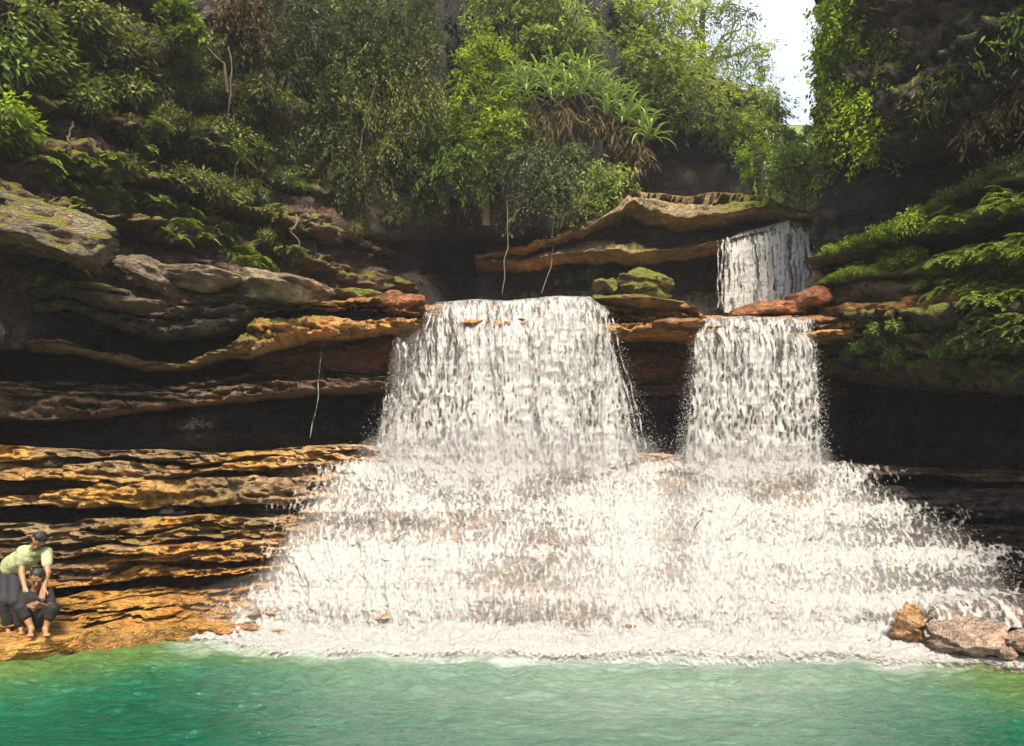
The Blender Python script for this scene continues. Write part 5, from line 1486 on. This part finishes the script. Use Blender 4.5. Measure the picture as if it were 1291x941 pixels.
def person(label, J, clothes, seed):
    """J: joints in photo pixels and depth; clothes: shirt material, trouser material, trouser end (0 knee .. 1 ankle)"""
    j = {k: at(*v) for k, v in J.items()}
    shirt_m, trouser_m, tend = clothes
    b0 = (j['ankle_l'] + j['ankle_r']) / 2 - np.array([0, 0, .08])
    root = thing('person', label, 'person', tuple(b0))
    j = {k: v - b0 for k, v in j.items()}
    hd, nk = j['head'], j['neck']
    look = j['look']; look = look / np.linalg.norm(look) if 'look' in J else None
    f = np.array(CLOTH_LOOK[seed], float); f /= np.linalg.norm(f)
    upv = hd - nk; upv /= np.linalg.norm(upv)
    f = f - upv * (f @ upv); f /= np.linalg.norm(f)
    rt = np.cross(f, upv)
    hp = lambda a, b, c: hd + rt * a + f * b + upv * c
    B = [(hd + upv * .028, (.074, .088, .092)), (hp(0, .022, -.05), .058, hp(0, .045, -.088), .036), (nk - upv * .01, .052, hd - upv * .04, .050),
         (hp(0, .088, .0), .012, hp(0, .104, -.026), .015), (hp(-.030, .078, .020), .012, hp(.030, .078, .020), .012),
         (hp(-.078, -.005, .012), .014, hp(-.080, -.008, -.022), .010), (hp(.078, -.005, .012), .014, hp(.080, -.008, -.022), .010), (hp(-.018, .084, -.052), .008, hp(.018, .084, -.052), .008)]
    B += [(j['chest'], .115, j['pelvis'], .115), (j['sh_l'], .05, j['sh_r'], .05), (nk, .05, j['chest'], .10)]
    for s_ in ('l', 'r'):
        sh, el, ha = j['sh_' + s_], j['elbow_' + s_], j['hand_' + s_]
        B += [(sh, .050, el, .038), (el, .038, ha, .026)]
        d = ha - el; d /= np.linalg.norm(d)
        side = np.cross(d, np.array([0, -1., .2])); side /= np.linalg.norm(side)
        nrm = np.cross(side, d)
        palm = ha + d * .045
        B += [(ha - side * .014, .021, palm - side * .022, .018), (ha + side * .014, .021, palm + side * .022, .018)]
        for i, (o, L) in enumerate(((-.033, .062), (-.011, .074), (.011, .070), (.032, .055))):
            k0 = palm + d * .035 + side * o
            k1 = k0 + d * L * .5 - nrm * .006
            k2 = k1 + d * L * .40 - nrm * .026
            B += [(palm + side * o * .7, .010, k0, .0095), (k0, .0095, k1, .0085), (k1, .0085, k2, .0072)]
        tsgn = 1 if s_ == 'l' else -1
        t0 = ha + side * tsgn * .024 + d * .012
        t1 = t0 + side * tsgn * .030 + d * .034 - nrm * .012
        B += [(t0, .013, t1, .010), (t1, .010, t1 + d * .030 + side * tsgn * .004 - nrm * .010, .0085)]
        hip, kn, an, toe = j['hip_' + s_], j['knee_' + s_], j['ankle_' + s_], j['toe_' + s_]
        B += [(hip, .078, kn, .054), (kn, .054, (kn * .6 + an * .4) + np.array([0, .012, 0]), .050), ((kn * .6 + an * .4) + np.array([0, .012, 0]), .050, an, .031)]
        td = toe - an; td[2] = 0; td /= np.linalg.norm(td)
        heel = an - td * .035 - np.array([0, 0, .045])
        ball = an + td * .115 - np.array([0, 0, .058])
        sd = np.cross(td, np.array([0, 0, 1.]))
        B += [(an, .033, heel, .030), (an + td * .02, .032, ball, .022), (heel, .028, ball, .020), (ball - sd * .02, .018, ball + sd * .02, .018)]
        for i in range(5):
            o = (i - 2) * .0155
            B.append((ball + sd * o, .0125, ball + sd * o * 1.1 + td * (.050 - .004 * abs(i - 1)), .0085))
    V, Q = sdf_mesh(B, .0075)
    body = mesh_obj('body', V, [Q], SKIN, root)
    T = [(j['chest'], .135, j['pelvis'], .135), (j['sh_l'] + (j['chest'] - j['sh_l']) * .12, .066, j['sh_r'] + (j['chest'] - j['sh_r']) * .12, .066), (nk - upv * .05, .062, j['chest'], .13), (j['chest'] * .5 + j['pelvis'] * .5, .14, j['pelvis'], .142)]
    for s_ in ('l', 'r'):
        sh, el = j['sh_' + s_], j['elbow_' + s_]
        T.append((sh, .068, sh * .42 + el * .58, .062))
    V, Q = sdf_mesh(T, .009, .03)
    V = V + .011 * np.stack([fbm(V[:, 0] * 14, V[:, 1] * 14, V[:, 2] * 9 + a, 2, seed) for a in (0, 9, 18)], 1)
    mesh_obj('shirt', V, [Q], shirt_m, root)
    T = [(j['hip_l'], .11, j['hip_r'], .11), (j['pelvis'], .125, j['hip_l'], .10)]
    for s_ in ('l', 'r'):
        hip, kn, an = j['hip_' + s_], j['knee_' + s_], j['ankle_' + s_]
        T += [(hip, .096, kn, .074), (kn, .074, kn + (an - kn) * max(tend, .12), .066)]
    V, Q = sdf_mesh(T, .009, .03)
    V = V + .012 * np.stack([fbm(V[:, 0] * 12, V[:, 1] * 12, V[:, 2] * 10 + a, 2, seed + 3) for a in (0, 9, 18)], 1)
    mesh_obj('trousers', V, [Q], trouser_m, root)
    Hh = [(hp(0, -.012, .052), (.082, .086, .078)), (hp(0, -.050, .0), (.068, .046, .075)), (hp(-.060, -.02, .03), .026, hp(-.066, -.012, -.005), .016), (hp(.060, -.02, .03), .026, hp(.066, -.012, -.005), .016)]
    V, Q = sdf_mesh(Hh, .008)
    V = V + .013 * np.stack([fbm(V[:, 0] * 40, V[:, 1] * 40, V[:, 2] * 14 + a, 2, seed + 7) for a in (0, 9, 18)], 1)
    mesh_obj('hair', V, [Q], HAIR, root)
    for a in (-1, 1):
        V, Q = sdf_mesh([(hp(a * .030, .079, .004), (.012, .010, .008))], .003)
        mesh_obj('eye', V, [Q], EYE, root)
    V, Q = sdf_mesh([(hp(-.016, .090, -.055), .0065, hp(.016, .090, -.055), .0065)], .003)
    mesh_obj('mouth', V, [Q], LIP, root)
    return root

CLOTH_LOOK = {1: (.25, -1, -.9), 2: (.55, -1, -.15)}
boulder('low flat ochre slab under the two people at the left water edge', 42, 812, 10.2, 150, 26, 1.1, OCHRE, OCHRE2, .0, 41, square=.8, name='rock_slab', cat='rock slab')
person('person in a pale green tee and dark trousers bending over with both arms reaching down', dict(
    head=(49, 681, 10.18), neck=(44, 692, 10.30), chest=(36, 701, 10.40), pelvis=(16, 715, 10.58), sh_l=(30, 695, 10.42), sh_r=(59, 696, 10.28), elbow_l=(27, 722, 10.30), elbow_r=(60, 722, 10.16),
    hand_l=(32, 744, 10.18), hand_r=(55, 743, 10.06), hip_l=(10, 717, 10.62), hip_r=(20, 719, 10.56), knee_l=(6, 757, 10.40), knee_r=(18, 757, 10.34), ankle_l=(10, 791, 10.50), ankle_r=(26, 791, 10.46), toe_l=(12, 797, 10.2), toe_r=(30, 797, 10.2), look=(0, 0, 1)), (TEE, NAVY, .80), 1)
person('barefoot person in black sitting on the low slab in front of the bending one', dict(
    head=(47, 728, 10.06), neck=(46, 742, 10.16), chest=(46, 755, 10.22), pelvis=(45, 778, 10.32), sh_l=(32, 748, 10.22), sh_r=(60, 748, 10.18), elbow_l=(27, 766, 10.08), elbow_r=(66, 766, 10.06),
    hand_l=(39, 764, 9.88), hand_r=(54, 764, 9.88), hip_l=(36, 780, 10.30), hip_r=(55, 780, 10.30), knee_l=(27, 767, 9.92), knee_r=(66, 768, 9.92), ankle_l=(40, 793, 9.92), ankle_r=(57, 793, 9.90), toe_l=(36, 800, 9.7), toe_r=(60, 800, 9.7), look=(0, 0, 1)), (BLACK, BLACK, .35), 2)

# ------------------------------------------------------------------ the damp air of the gorge
def haze():
    lo, hi = np.array([-95., -85., -5.2]), np.array([95., 125., 26.])
    V = np.array([[x, y, z] for x in (lo[0], hi[0]) for y in (lo[1], hi[1]) for z in (lo[2], hi[2])])
    Fc = np.array([[0, 1, 3, 2], [4, 6, 7, 5], [0, 4, 5, 1], [2, 3, 7, 6], [0, 2, 6, 4], [1, 5, 7, 3]])
    m, n, l, b = mat_new('haze')
    n.remove(b)
    v = n.new('ShaderNodeVolumePrincipled')
    v.inputs['Color'].default_value = (.93, .95, 1, 1)
    v.inputs['Density'].default_value = .0013
    v.inputs['Anisotropy'].default_value = .2
    l.new(v.outputs[0], n['Material Output'].inputs['Volume'])
    o = mesh_obj('haze', V, [Fc], m, None, False)
    tag(o, 'thin pale damp air filling the gorge', 'haze', kind='stuff')
haze()

def mist(label, px, py, Y, rx, ry, rz, dens):
    """a soft bank of spray: densest through its middle, nothing at its rim"""
    V, Fc = ICO[4]
    m, n, l, b = mat_new('spray_mist')
    n.remove(b)
    v = n.new('ShaderNodeVolumePrincipled')
    v.inputs['Color'].default_value = (.97, .96, .95, 1)
    v.inputs['Density'].default_value = dens
    l.new(v.outputs[0], n['Material Output'].inputs['Volume'])
    o = mesh_obj('mist', V * np.array([rx, ry, rz]), [Fc], m)
    o.location = tuple(at(px, py, Y))
    tag(o, label, 'mist', kind='stuff')
mist('soft white spray where the wide fall lands', 640, 566, 12.6, 2.4, .7, .42, .30)
mist('soft white spray where the lower right fall lands', 950, 578, 12.6, 1.25, .6, .42, .30)
mist('soft spray drifting over the lower cascade', 680, 760, 10.6, 4.7, .8, .65, .11)
